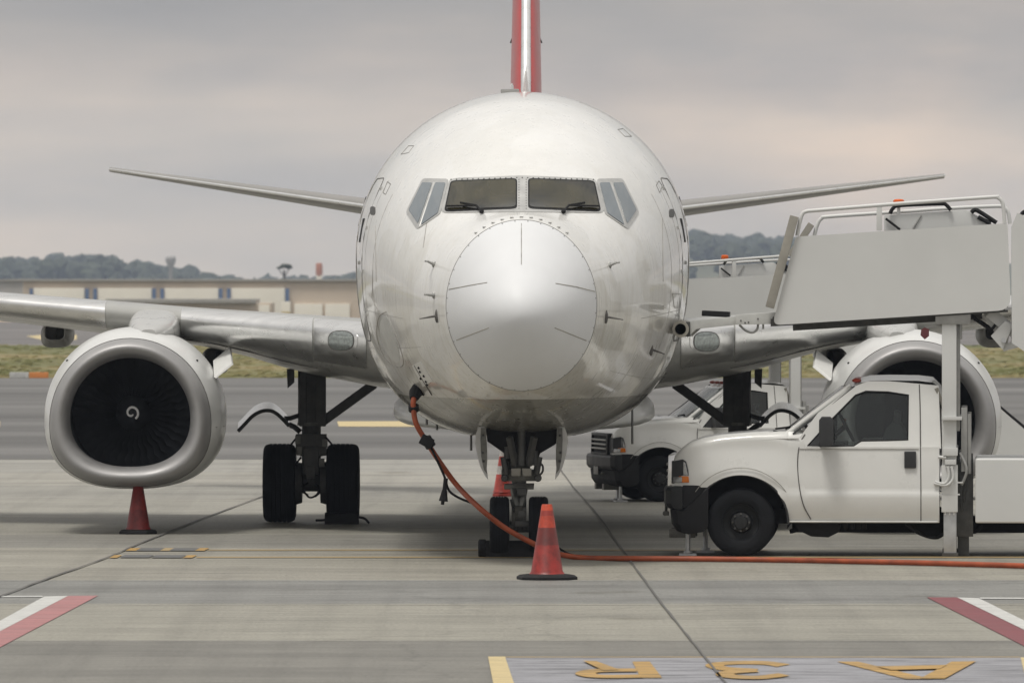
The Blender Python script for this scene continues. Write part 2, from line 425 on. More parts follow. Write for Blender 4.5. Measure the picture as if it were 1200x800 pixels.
# red and white stand corners
mark('painted_marking', 'ppink', [(80,698.3),(115,698),(0,758.5),(-70,795.5),(-70,777),(0,740)])
mark('painted_marking', 'pwhite', [(52,699),(79.6,698.3),(-0.5,740),(-70,777),(-70,763),(0,727.5)])
mark('painted_marking', 'pwhite', [(-70,698.4),(50,698.2),(50,699.6),(-70,700.0)])
mark('painted_marking', 'pred', [(1086,700),(1121,700),(1200,738.5),(1270,772),(1270,790),(1200,757)])
mark('painted_marking', 'pwhite', [(1121.7,700),(1147,701),(1200,727),(1270,761),(1270,771.8),(1200,738)])
mark('painted_marking', 'pwhite', [(1148,700.2),(1270,700.8),(1270,702.2),(1149,701.6)])
# yellow stop lines
for (x0, x1, y, h) in ((243, 640, 644.6, 0.5), (230, 1260, 653.0, 0.65), (640, 900, 644.8, 0.45)):
    if (x0, y) == (640, 644.8): x0 = 640.5
    mark('painted_line', 'pyline', [(x0,y-h),(x1,y-h),(x1,y+h),(x0,y+h)])
for (x0, x1, y, k) in ((150,162,644.2,'pyellow'),(162.3,190,644.2,'pdark'),(190.3,201,644.2,'pyline'),(201.3,231,644.2,'pdark'),(231.3,242.5,644.2,'pyellow'),
                     (131,140,652.6,'pyellow'),(143,178,652.2,'pdark'),(180,216,652.4,'pdark'),(217,228,652.6,'pyellow')):
    mark('painted_block', k, [(x0+3,y-1.6),(x1+3,y-1.6),(x1-3,y+1.6),(x0-3,y+1.6)], 0.010)
# taxiway and runway lines
mark('painted_line', 'pcream', [(395,494),(560,493.5),(560,500.5),(397,500)], 0.010)
mark('painted_line', 'pcream', [(0,493.7),(-60,493.7),(-60,500),(0,500)], 0.010)
mark('painted_line', 'pcream', [(31,394),(48,392.5),(90,392.5),(90,398),(48,398)], 0.010)
# stand name panel, upside down for the camera
mark('painted_panel', 'pblue', [(584,770.6),(1290,770.6),(1290,826),(600,826)], 0.004)
mark('painted_line', 'pyline', [(592,769.6),(1195,769.6),(1195,770.5),(592,770.5)], 0.006)
mark('painted_line', 'pcream', [(572,770),(591.8,770),(606,812),(580,812)], 0.010)
mark('painted_line', 'pcream', [(1196,771),(1216,771),(1232,812),(1206,812)], 0.010)
def ribbon(pts, hx, hy):
    """outline of a brush stroke in photo rows and columns laid on the ground"""
    n = len(pts); L = []; Rr = []
    for i in range(n):
        a = pts[max(i-1, 0)]; b = pts[min(i+1, n-1)]
        tx, ty = (b[0]-a[0])/hx, (b[1]-a[1])/hy; l = math.hypot(tx, ty)
        L.append((pts[i][0]-ty/l*hx, pts[i][1]+tx/l*hy)); Rr.append((pts[i][0]+ty/l*hx, pts[i][1]-tx/l*hy))
    return L, Rr
def stroke(mb, pts, hx, hy, z):
    P = smooth_path([Vector((x, y, 0)) for x, y in pts], 6)
    L, Rr = ribbon([(p.x, p.y) for p in P], hx, hy)
    mb.loft([[(*gp([l])[0], z), (*gp([r])[0], z)] for l, r in zip(L, Rr)], closed=False, cap0=False, cap1=False)
def poly(mb, pts, z): mb.add([(x, y, z) for x, y in gp(pts)], [tuple(range(len(pts)))])
# letter R
mb = MB(); z = 0.010
poly(mb, [(741,776),(761.5,776),(776,795),(751,795)], z)
mb2 = MB(); 
stroke(mb2, [(752,793.4),(720,794),(696,793.2),(686,790.5),(694,787.6),(716,786.6),(746,786.4)], 12, 1.9, z+0.004)
poly(mb2, [(682.7,775.8),(699,776.6),(726,786.5),(707,787.5)], z+0.008)
mb.v, mb.f = mb.v, mb.f
o = mb.build('painted_letter', 'pyellow', smooth=0); tag(o, kind='structure')
o = mb2.build('painted_letter', 'pyellow', smooth=0); tag(o, kind='structure')
mb = MB()
stroke(mb, [(918,780.6),(898,777.6),(862,777.2),(838,779.6),(848,784),(886,786.4)], 11, 1.95, z)
stroke(mb, [(886,786.6),(852,789.4),(856,793.6),(890,795),(919,791.5)], 11, 1.95, z+0.004)
tag(mb.build('painted_numeral', 'pyellow', smooth=0), kind='structure')
mb = MB()
poly(mb, [(981,776),(1006,776),(1092,796.5),(1062,796.5)], z)
poly(mb, [(1115,776.6),(1144,776),(1107.2,796.3),(1078,796.3)], z+0.004)
poly(mb, [(1027,782.6),(1110,781.0),(1101,785.4),(1044,786.8)], z+0.008)
tag(mb.build('painted_letter', 'pyellow', smooth=0), kind='structure')
# sealed joints
def joint(name, pts, hw, mat='seam', z=0.014):
    P = smooth_path([G(x, y) for x, y in pts], 8); rj = random.Random(5); mb = MB()
    S = []
    for p in P:
        j = (rj.random()-0.5)*hw*0.8; w = hw*(0.7+0.6*rj.random())
        S.append([(p.x-w+j, p.y, z), (p.x+w+j, p.y, z)])
    mb.loft(S, closed=False, cap0=False, cap1=False)
    tag(mb.build(name, mat, smooth=0), kind='structure')
joint('joint_sealant', [(-60,722),(0,699.5),(60,677),(120,656),(158,640),(222,614),(305,583),(330,573)], 0.015)
joint('joint_sealant', [(655,548),(672,571),(698,601),(722,634),(742,662),(772,703),(806,746),(852,803),(880,836)], 0.010)
# slab joints across the lanes
for y in (680.3, 708.4, 750.4, 634.0):
    d = F*CH/(y-HZ); sheet('slab_joint', 'seamlight', [(-40, d-0.02), (40, d-0.02), (40, d+0.02), (-40, d+0.02)], 0.003)

# ==================================================================== AIRLINER
AX = 0.10; ANG = -0.0038; AD = 83.5
air = empty('airliner', (AX, AD, 0), ANG)
tag(air, 'white twin jet airliner seen head on, red fin, parked on the concrete apron', 'airplane')
AM = Matrix.Translation((AX, AD, 0)) @ Matrix.Rotation(ANG, 4, 'Z'); AI = AM.inverted()
def L(px, py, y):
    """photo pixel at local station y -> aircraft local point"""
    p = W(px, py, AD+y); return AI @ p

Y = [0, .02, .1, .3, .6, 1.1, 1.8, 2.5, 3.2, 4.0, 5.0, 6.0, 7.0, 9, 20, 23, 26, 29, 32, 33.2]
HW = [0, .11, .26, .45, .625, .83, 1.10, 1.335, 1.53, 1.72, 1.875, 1.945, 1.96, 1.96, 1.96, 1.88, 1.58, 1.1, .48, .22]
ZT = [2.78, 2.885, 3.02, 3.22, 3.47, 3.81, 3.965, 4.34, 4.73, 5.03, 5.25, 5.34, 5.36, 5.36, 5.36, 5.36, 5.33, 5.25, 5.08, 4.98]
ZB = [2.78, 2.685, 2.55, 2.34, 2.13, 1.93, 1.71, 1.57, 1.47, 1.39, 1.33, 1.295, 1.28, 1.28, 1.28, 1.42, 2.1, 3.05, 4.05, 4.45]
ZC = [2.78, 2.785, 2.79, 2.80, 2.83, 2.87, 2.95, 3.05, 3.15, 3.26, 3.37, 3.44, 3.47, 3.48, 3.48, 3.5, 3.8, 4.3, 4.6, 4.72]
NB = [2, 2, 2, 2, 2, 2.02, 2.06, 2.12, 2.2, 2.3, 2.42, 2.5, 2.5, 2.5, 2.5, 2.4, 2.2, 2, 2, 2]
U = [math.sqrt(y) for y in Y]
fHW, fZT, fZB, fZC, fNB = (pchip(U, q) for q in (HW, ZT, ZB, ZC, NB))
def spow(c, e): return math.copysign(abs(c)**e, c)
def S(y, th, off=0.0):
    """fuselage skin: th=0 at +x side, 90 top"""
    u = math.sqrt(max(y, 0)); hw, zt, zb, zc, nb = fHW(u)+off, fZT(u)+off, fZB(u)-off, fZC(u), fNB(u)
    c, s_ = math.cos(th), math.sin(th)
    if s_ >= 0: return Vector((hw*c, y, zc+(zt-zc)*s_))
    return Vector((hw*spow(c, 2/nb), y, zc-(zc-zb)*abs(s_)**(2/nb)))
def side(y, z, sg, off=0.004):
    u = math.sqrt(y); hw, zt, zb, zc, nb = fHW(u), fZT(u), fZB(u), fZC(u), fNB(u)
    if z >= zc: q = max(0, 1-((z-zc)/(zt-zc))**2)**0.5
    else: q = max(0, 1-((zc-z)/(zc-zb))**nb)**(1/nb)
    return Vector((sg*(hw*q+off), y, z))
NT = 96
def fring(y): return [S(y, 2*math.pi*k/NT) for k in range(NT)]
radY = [0.0004, .004, .015, .035, .07, .12, .18, .26, .36, .48, .62, .78, .94, 1.1]
ystn = [1.1]+[1.1+0.09*k for k in range(1, 55)]+[6.2, 6.6, 7, 8, 10, 14, 18, 20, 21, 22, 23, 24, 25, 26, 27, 28, 29, 30, 31, 32, 33.2]
fus = MB().loft([fring(y) for y in ystn], True, True, True).build('fuselage', 'fuselage', air, smooth=60)
rad = MB().loft([fring(y) for y in radY], True, True, False).build('radome', 'radome', air, smooth=60)
# BVH of skin for fitting details on it
def skin_bvh(objs):
    vs = []; fs = []
    for o in objs:
        k = len(vs); vs += [v.co.copy() for v in o.data.vertices]; fs += [tuple(i+k for i in p.vertices) for p in o.data.polygons]
    return BVHTree.FromPolygons(vs, fs)
BV = skin_bvh([fus, rad])
EYE = AI @ Vector((0, 0, CH))
def hit(px, py, off=0.0, bv=None):
    d = (AI.to_3x3() @ (W(px, py, 100)-Vector((0,0,CH)))).normalized()
    loc, nor, i, dist = (bv or BV).ray_cast(EYE, d)
    if loc is None: return None, None
    if nor.dot(d) > 0: nor = -nor
    return loc+nor*off, nor
def fit_line(mb, pts, r, sm=True, n=6, bv=None, off=0.0, k=8):
    P = smooth_path([Vector((x, y, 0)) for x, y in pts], k) if sm else [Vector((a[0]+(b[0]-a[0])*t/k, a[1]+(b[1]-a[1])*t/k, 0)) for a, b in zip(pts[:-1], pts[1:]) for t in range(k)]+[Vector((*pts[-1], 0))]
    Q = [q for q in (hit(p.x, p.y, off, bv)[0] for p in P) if q is not None]
    if len(Q) > 1: mb.tube(Q, r, n)
    return mb
def patch(mb, outline, off, thick=0.02, rings=7, seg=10, bv=None, rnd=0):
    """a plate of real thickness lying on the skin, its outline given on the photograph"""
    P = []
    for a, b in zip(outline, outline[1:]+outline[:1]):
        for t in range(seg): P.append((a[0]+(b[0]-a[0])*t/seg, a[1]+(b[1]-a[1])*t/seg))
    if rnd:
        for _ in range(rnd):
            P = [((P[i-1][0]+2*P[i][0]+P[(i+1) % len(P)][0])/4, (P[i-1][1]+2*P[i][1]+P[(i+1) % len(P)][1])/4) for i in range(len(P))]
    cx = sum(p[0] for p in P)/len(P); cy = sum(p[1] for p in P)/len(P)
    secs = []
    for k in range(rings+1):
        q = max(k/rings, 0.02); row = []
        for (x, y) in P:
            h, nn = hit(cx+(x-cx)*q, cy+(y-cy)*q, off, bv)
            if h is None: return mb
            row.append(h)
        secs.append(row)
    base = []
    for (x, y) in P:
        h, nn = hit(x, y, off-thick, bv); base.append(h)
    secs.append(base)
    mb.loft(secs, True, True, False); return mb
# --- cockpit windows
CX = 612.4
def mir(pts): return [(2*CX-x, y) for x, y in pts][::-1]
fr_c = [(527,209.3),(612.4,206),(698,209.6),(708.5,250),(612.4,248.5),(516.5,250)]
pane_f = [(530,214),(604.5,211.2),(604.5,243.8),(523,246.6)]
gask_f = [(528.5,212.3),(606,209.5),(606,245.3),(520.8,248.4)]
fr_s = [(495.5,209.3),(526.2,210),(516.5,250.5),(489,269),(475.8,249)]
pane_2 = [(511,214.5),(522.5,214.8),(513.5,250.2),(494,264)]
pane_3 = [(495.5,214.5),(506.8,214.8),(490.4,262.2),(479.6,246.5)]
fo = patch(MB(), fr_c, 0.006, seg=14, rnd=2).build('windshield_frame', 'frame', air)
for m_ in (lambda q: q, mir):
    patch(MB(), m_(gask_f), 0.010, seg=18, rnd=2).build('window_gasket', 'black', fo)
    patch(MB(), m_(pane_f), 0.016, seg=18, rnd=2).build('windshield_pane', 'windshield', fo)
    fs_ = patch(MB(), m_(fr_s), 0.007, rnd=1).build('side_window_frame', 'frame', air)
    for pn in (pane_2, pane_3):
        patch(MB(), m_(pn), 0.014, seg=16, rnd=1).build('side_window_pane', 'sideglass', fs_)
    # narrow dark edges inside the side windows
    b_ = MB(); fit_line(b_, m_([(508.8,214.3),(492.2,265.5)]), 0.012, sm=False); b_.build('window_post', 'frame', fs_)
bm_ = MB()
for i in range(27):
    x = 529+166*i/26
    h, nn = hit(x, 208.3+abs(x-612.4)*0.025+0.6, 0.007); bm_.sphere(h, 0.009, 6)
for i in range(12):
    for sg in (-1, 1):
        h, nn = hit(612.4+sg*4.2, 211+i*3.1, 0.007); bm_.sphere(h, 0.007, 6)
each(bm_, 'frame_bolt', 'bolt', fo)
for m_ in (lambda q: q, mir):
    w = MB(); P0 = m_([(565.6,250.5)])[0]
    p = hit(*P0, 0.03)[0]; a = hit(*m_([(560,245)])[0], 0.05)[0]; b = hit(*m_([(525,244.3)])[0], 0.04)[0]; c = hit(*m_([(542,241.5)])[0], 0.05)[0]
    w.tube([p, a, c], 0.013, 6).tube([a+(b-a)*0.02, b], 0.011, 6).sphere(p, 0.028, 8)
    w.build('wiper', 'black', air)
# --- radome joint, lightning strips
rs = MB().tube([S(1.1, 2*math.pi*k/120, 0.0) for k in range(120)], 0.005, 6, closed=True).build('radome_seam', 'radseam', rad)
for pts in ([(526,339),(550,334.5),(571,331)], [(535,398.5),(573,384)], [(651,332),(675,336),(697,341.5)], [(650,384),(687,399)]):
    fit_line(MB(), pts, 0.0055, sm=False).build('lightning_strip', 'khaki', rad)
fit_line(MB(), [(611,262),(611,310)], 0.005, sm=False).build('lightning_strip', 'seamlight', rad)
hb = MB()
for i in range(11):
    t = math.radians(90+(i-5)*7.0); p = S(1.2, t, 0.004); hb.box(p, (0.04, 0.03, 0.012))
each(hb, 'radome_hinge', 'frame', fus, bevel=0.003)
lb = MB()
for i in range(36):
    p = S(1.07, 2*math.pi*(i+0.5)/36, 0.002); lb.sphere(p, 0.006, 6)
each(lb, 'radome_fastener', 'bolt', rad)
# --- seams on the skin
for sg in (-1, 1):
    pts = []
    y0, y1, z0, z1, r = 4.72, 5.58, 2.45, 4.32, 0.16
    for (cy, cz, a0) in ((y1-r, z1-r, 0), (y0+r, z1-r, 90), (y0+r, z0+r, 180), (y1-r, z0+r, 270)):
        for k in range(6):
            a = R(a0+k*18); pts.append((cy+r*math.cos(a), cz+r*math.sin(a)))
    # densify
    dense = []
    for a, b in zip(pts, pts[1:]+pts[:1]):
        for t in range(6): dense.append((a[0]+(b[0]-a[0])*t/6, a[1]+(b[1]-a[1])*t/6))
    d_ = MB().tube([side(y, z, sg, -0.002) for y, z in dense], 0.008, 6, closed=True).build('door_outline', 'seam', fus)
    hd = MB(); p = side(5.1, 3.35, sg, 0.0); hd.box(p, (0.025, 0.2, 0.04))
    hd.build('door_handle', 'grey', fus, bevel=0.008)
    vw = MB().box(side(5.15, 3.72, sg, -0.0185), (0.04, 0.2, 0.28), Matrix.Rotation(-0.10*sg, 3, 'Z') @ Matrix.Rotation(-0.17*sg, 3, 'Y')); vw.build('door_window', 'black', fus, bevel=0.01)
    hg = MB()
    for zz in (2.75, 3.25, 3.75, 4.2): hg.box(side(4.64, zz, sg, -0.002), (0.03, 0.06, 0.04))
    each(hg, 'door_hinge', 'frame', fus, bevel=0.006)
    MB().tube([S(4.45, (math.pi/2)-sg*math.radians(a), -0.002) for a in range(58, 132, 3)], 0.004, 5).build('skin_seam', 'seamlight', fus)
    # nose wheel-well side panel joint, and a stringer joint
    # cabin windows
    cw = MB()
    for k in range(24):
        y = 6.6+0.508*k; p = side(y, 3.95, sg, -0.02)
        cw.box(p, (0.03, 0.25, 0.36), Matrix.Rotation(sg*-0.26, 3, 'Y'))
    each(cw, 'cabin_window', 'black', fus, bevel=0.01)
for y, a0, a1 in ((2.95, 118, 172), (3.9, 60, 168), (5.75, 20, 168)):
    for sg in (-1, 1):
        MB().tube([S(y, (math.pi/2)-sg*math.radians(a), -0.0015) for a in range(a0, a1, 3)], 0.004, 5).build('skin_seam', 'seamlight', fus)
for ang_, y0, y1 in ((-38, 2.2, 6.2), (-12, 2.6, 4.6), (205, 2.2, 6.2), (192, 2.6, 4.6)):
    MB().tube([S(y0+(y1-y0)*k/24, R(ang_), -0.0015) for k in range(25)], 0.0035, 5).build('skin_lap', 'seamlight', fus)
fit_line(MB(), [(486,428),(497,447),(506,462)], 0.012, sm=True).build('skin_seam', 'seam', fus)
pp = patch(MB(), [(483,428),(493,423),(507,446),(496,453)], 0.006, rings=3, seg=5).build('power_panel', 'white', fus)
for (x, y) in ((491.5,430.5),(493,435),(497.5,440),(493.8,443),(500,446.5),(501,450)):
    h, nn = hit(x, y, 0.008); MB().sphere(h, 0.017, 8).build('socket', 'black', pp)
fit_line(MB(), [(453,365),(444,372),(442,395),(452,420),(466,430),(473,424),(466,398),(456,374),(453,365)], 0.006).build('patch_edge', 'seamlight', fus)
patch(MB(), [(452,368),(445,376),(445,395),(455,418),(466,427),(470,421),(464,398),(456,375)], 0.003, rings=4, seg=3, rnd=2).build('repair_patch', 'stairgrey', fus)
# --- probes
def probe(px, py, dx, r=0.011, name='pitot_probe'):
    h, nn = hit(px, py); b_ = MB()
    tip = h+nn*0.09+Vector((0.0, -0.03, 0)); b_.tube([h-nn*0.01, tip], [0.02, 0.012], 8); b_.tube([tip+Vector((0, 0.03, 0)), tip+Vector((dx, -0.17, 0.0))], r, 8)
    b_.sphere(h, 0.03, 8, (1, 0.6, 1.4)); b_.build(name, 'grey', fus)
for q in ((509,310,-0.02),(509,346,-0.02),(714,311,0.03)): probe(*q)
def vane(px, py, sg):
    h, nn = hit(px, py); b_ = MB(); b_.sphere(h, 0.05, 10, (0.5, 0.5, 1.6)); t = h+nn*0.10+Vector((sg*0.10, 0, -0.02))
    b_.tube([h, t], [0.016, 0.006], 6); b_.build('angle_vane', 'seam', fus)
vane(512, 370, -1); vane(710, 371, 1); vane(763, 409, 0.6)
for (px, py) in ((437,247),(787,250)):   # door latch cut outs
    b_ = patch(MB(), [(px-3,py-5),(px+3,py-5),(px+3,py+5),(px-3,py+5)], 0.005, rings=2, seg=5, rnd=3).build('door_latch', 'darkmetal', fus)
for pts in ([(724,152),(730,151),(740,160),(732,160)], [(479,171),(485,171),(479,179),(470,181)], [(454,213),(458,216),(452,228),(449,226)], [(772,212),(776,218),(773,226),(769,217)]):
    fit_line(MB(), pts+pts[:1], 0.005, sm=False).build('hatch_outline', 'radseam', fus)
for (x0, y0, x1, y1) in ((437,316,436,350),(434,345,442,362),(788,344,797,344),(788,344,790,360),(797,344,796,360),(790,360,796,360),(440,265,441,330),(776,255,777,330),(500,262,496,290)):
    fit_line(MB(), [(x0,y0),(x1,y1)], 0.005, sm=False).build('skin_seam', 'seamlight', fus)
wd = MB()
for x in (604, 618): 
    pass
patch(MB(), [(603,494),(607,492.5),(611,494),(607,499)], 0.004, rings=2, seg=3).build('belly_marker', 'seam', fus)
# antennas above and below
an = MB().loft([[Vector((-0.13+sx_*0.025*w-0.0, 7.3+yy, z_)) for (sx_, yy) in ((0,-0.25*w),(1,0),(0,0.3*w),(-1,0))] for (z_, w) in ((5.3,1),(5.44,0.85),(5.47,0.3))]).build('antenna', 'white', fus)
MB().box((-0.15, 7.0, 5.37), (0.22, 0.35, 0.05)).build('antenna', 'grey', fus, bevel=0.02)
for (px, py, y, hh) in ((741,497,9.5,0.24),(512,492,8.0,0.12),(552,508,7.0,0.2),(500,484,8.6,0.14)):
    p = L(px, py, y); top = p+Vector((0, 0, 0.25))
    MB().loft([[top+Vector((0.012, 0, 0)), top+Vector((0, 0.14, 0)), top+Vector((-0.012, 0, 0)), top+Vector((0, -0.12, 0))],
               [p+Vector((0.015, 0.1, -hh)), p+Vector((0.0, 0.18, -hh)), p+Vector((-0.015, 0.1, -hh)), p+Vector((0.0, 0.04, -hh))]]).build('belly_antenna', 'darkmetal', fus)

# --- belly fairing
sec = []
for (y, hw, zt, zb) in ((9.0,.4,1.5,1.34),(9.8,.95,1.62,1.32),(10.8,1.4,1.75,1.30),(12,1.56,1.8,1.28),(14,1.66,1.85,1.25),(17.5,1.66,1.85,1.24),(19.5,1.5,1.85,1.24),(21,.9,1.7,1.34)):
    zc = (zt+zb)/2-0.08; row = []
    for k in range(40):
        t = 2*math.pi*k/40; c, s_ = math.cos(t), math.sin(t); e = 2/2.9
        row.append(Vector((hw*spow(c, e), y, zc+((zt-zc) if s_ > 0 else (zc-zb))*spow(s_, e))))
    sec.append(row)
MB().loft(sec).build('belly_fairing', 'nacelle', air, smooth=60)

# --- wings
def interp(x, tab): 
    xs_, ys_ = zip(*tab); return float(np.interp(x, xs_, ys_))
LE = [(1.0,10.6),(1.9,11.4),(3.2,13.0),(4.9,14.25),(6.7,15.15),(14.4,19.4)]
CHD = [(1.0,8.2),(1.9,7.6),(3.2,6.1),(4.9,4.9),(6.7,4.15),(14.4,1.6)]
HU = [(1.0,.28),(1.9,.25),(4.1,.18),(6.7,.145),(14.4,.06)]
HL = [(1.0,.62),(1.9,.58),(2.9,.50),(3.5,.38),(4.1,.29),(6.7,.225),(14.4,.07)]
def zle(x): return 2.44+0.088*(x-2.0)
def af(t, hu, hl, c):
    """t 0..1 upper LE->TE ; returns dz upper and lower"""
    r = math.sqrt(max(t, 0))
    up = hu/.55*(2.55*r-2.85*t+0.30*t*t*t) if t < 1 else 0
    lo = -hl/.675*(2.45*r-2.2*t-0.25*t**3)
    return up, lo
def wing_section(x, sg, t0=0.0, t1=1.0, off=0.0, n=16):
    le, c, hu, hl = interp(x, LE), interp(x, CHD), interp(x, HU), interp(x, HL); z = zle(x)
    ts = [t0+(t1-t0)*(k/n)**2 for k in range(n+1)]; up = []; lo = []
    for t in ts:
        a, b_ = af(t, hu, hl, c); droop = -0.018*c*t
        up.append(Vector((sg*x, le+c*t-off*max(0, 1-t*6), z+a+droop+off))); lo.append(Vector((sg*x, le+c*t-off*max(0, 1-t*6), z+b_+droop-off)))
    return up, lo
wing_o = {}
for sg in (-1, 1):
    secs = []
    for x in [1.0,1.5,1.9,2.3,2.7,3.1,3.5,3.9,4.3,4.9,5.5,6.1,6.7,8,10,12,14,14.4]:
        up, lo = wing_section(x, sg); secs.append(up[::-1]+lo[1:])
    w = MB().loft(secs, True).build('wing', 'wingpaint', air, smooth=50)
    wing_o[sg] = w
    def slat(xa, xb, name='slat', t1=0.085):
        secs = []; n = max(3, int((xb-xa)/0.4))
        for k in range(n+1):
            x = xa+(xb-xa)*k/n; up, lo = wing_section(x, sg, 0, t1, 0.006, 9)
            upi, loi = wing_section(x, sg, 0.002, t1, -0.004, 9)
            secs.append(up[::-1]+lo[1:]+loi[:0:-1]+upi)
        MB().loft(secs, True).build(name, 'alu', w, smooth=50)
    slat(1.95, 2.62, 'leading_edge', 0.05); slat(2.64, 4.35, 'leading_edge', 0.06); slat(5.35, 8.3); slat(8.33, 11.2); slat(11.23, 14.1)
    # winglet-less rounded tip cap
    # Krueger seam
    up, lo = wing_section(3.0, sg, 0, 0.3, 0.002)
    MB().tube([wing_section(x, sg, 0, 0.10, 0.002)[1][-1] for x in np.linspace(2.6, 4.3, 9)], 0.008, 5).build('wing_seam', 'seam', w)
    # flaps: separate panel below trailing edge
    secs = []
    for x in (2.0, 3.5, 4.3):
        le, c = interp(x, LE), interp(x, CHD); z = zle(x)-0.018*c
        secs.append([Vector((sg*x, le+c*0.86, z-0.13)), Vector((sg*x, le+c*0.90, z-0.09)), Vector((sg*x, le+c*1.06, z-0.20)), Vector((sg*x, le+c*0.9, z-0.17))])
    MB().loft(secs).build('flap', 'wingpaint', w)
    secs = []
    for x in (5.4, 7.5, 10.0):
        le, c = interp(x, LE), interp(x, CHD); z = zle(x)-0.018*c
        secs.append([Vector((sg*x, le+c*0.86, z-0.08)), Vector((sg*x, le+c*0.90, z-0.05)), Vector((sg*x, le+c*1.06, z-0.14)), Vector((sg*x, le+c*0.9, z-0.12))])
    MB().loft(secs).build('flap', 'wingpaint', w)
    # flap track fairings
    for (px, py, hwp, hhp, y) in ((69, 393, 17, 14, 18.6), (254, 423, 15, 15, 17.6), (-120, 372, 14, 12, 19.6)):
        cpt = L(px, py, y); x0 = abs(cpt.x)*1.0; cpt.x = sg*x0; hw = hwp/89; hh = hhp/89; secs = []
        for (dy, k, dz) in ((-0.9, .75, .06), (-0.75, 1, 0), (-0.2, 1, 0), (0.8, .85, .02), (1.8, .25, .1)):
            row = []
            for q in range(20):
                t = 2*math.pi*q/20; e = 2/3.2
                row.append(cpt+Vector((hw*k*spow(math.cos(t), e), dy, hh*k*spow(math.sin(t), e)+dz)))
            secs.append(row)
        ft = MB().loft(secs, True, False, True)
        inner = [[p+(cpt+Vector((0, p.y-cpt.y, 0))-p)*0.12 for p in q] for q in secs[:3]]
        ft.loft([secs[0], inner[0], inner[1], inner[2]], True, False, True)
        ft.build('flap_fairing', 'grey', w, smooth=50)
        MB().box(cpt+Vector((sg*-0.05, -0.35, 0)), (hw*0.5, 0.5, hh*1.5)).build('flap_track', 'darkmetal', w, bevel=0.02)
    # landing light in the root leading edge
    BVW = skin_bvh([w])
    ex, ey = (400.5, 398.8) if sg < 0 else (827, 400)
    def ell(a, b_): return [(ex+a*spow(math.cos(2*math.pi*k/24), 0.8), ey+b_*spow(math.sin(2*math.pi*k/24), 0.8)) for k in range(24)]
    lf = patch(MB(), ell(19.5, 14), 0.012, seg=2, rings=4, bv=BVW).build('landing_light_frame', 'alu', w)
    patch(MB(), ell(14.5, 10.5), 0.016, seg=2, rings=4, bv=BVW).build('landing_light_glass', 'lightglass', lf)
    patch(MB(), ell(15.6, 11.6), 0.0135, seg=2, rings=4, bv=BVW).build('landing_light_rim', 'seam', lf)

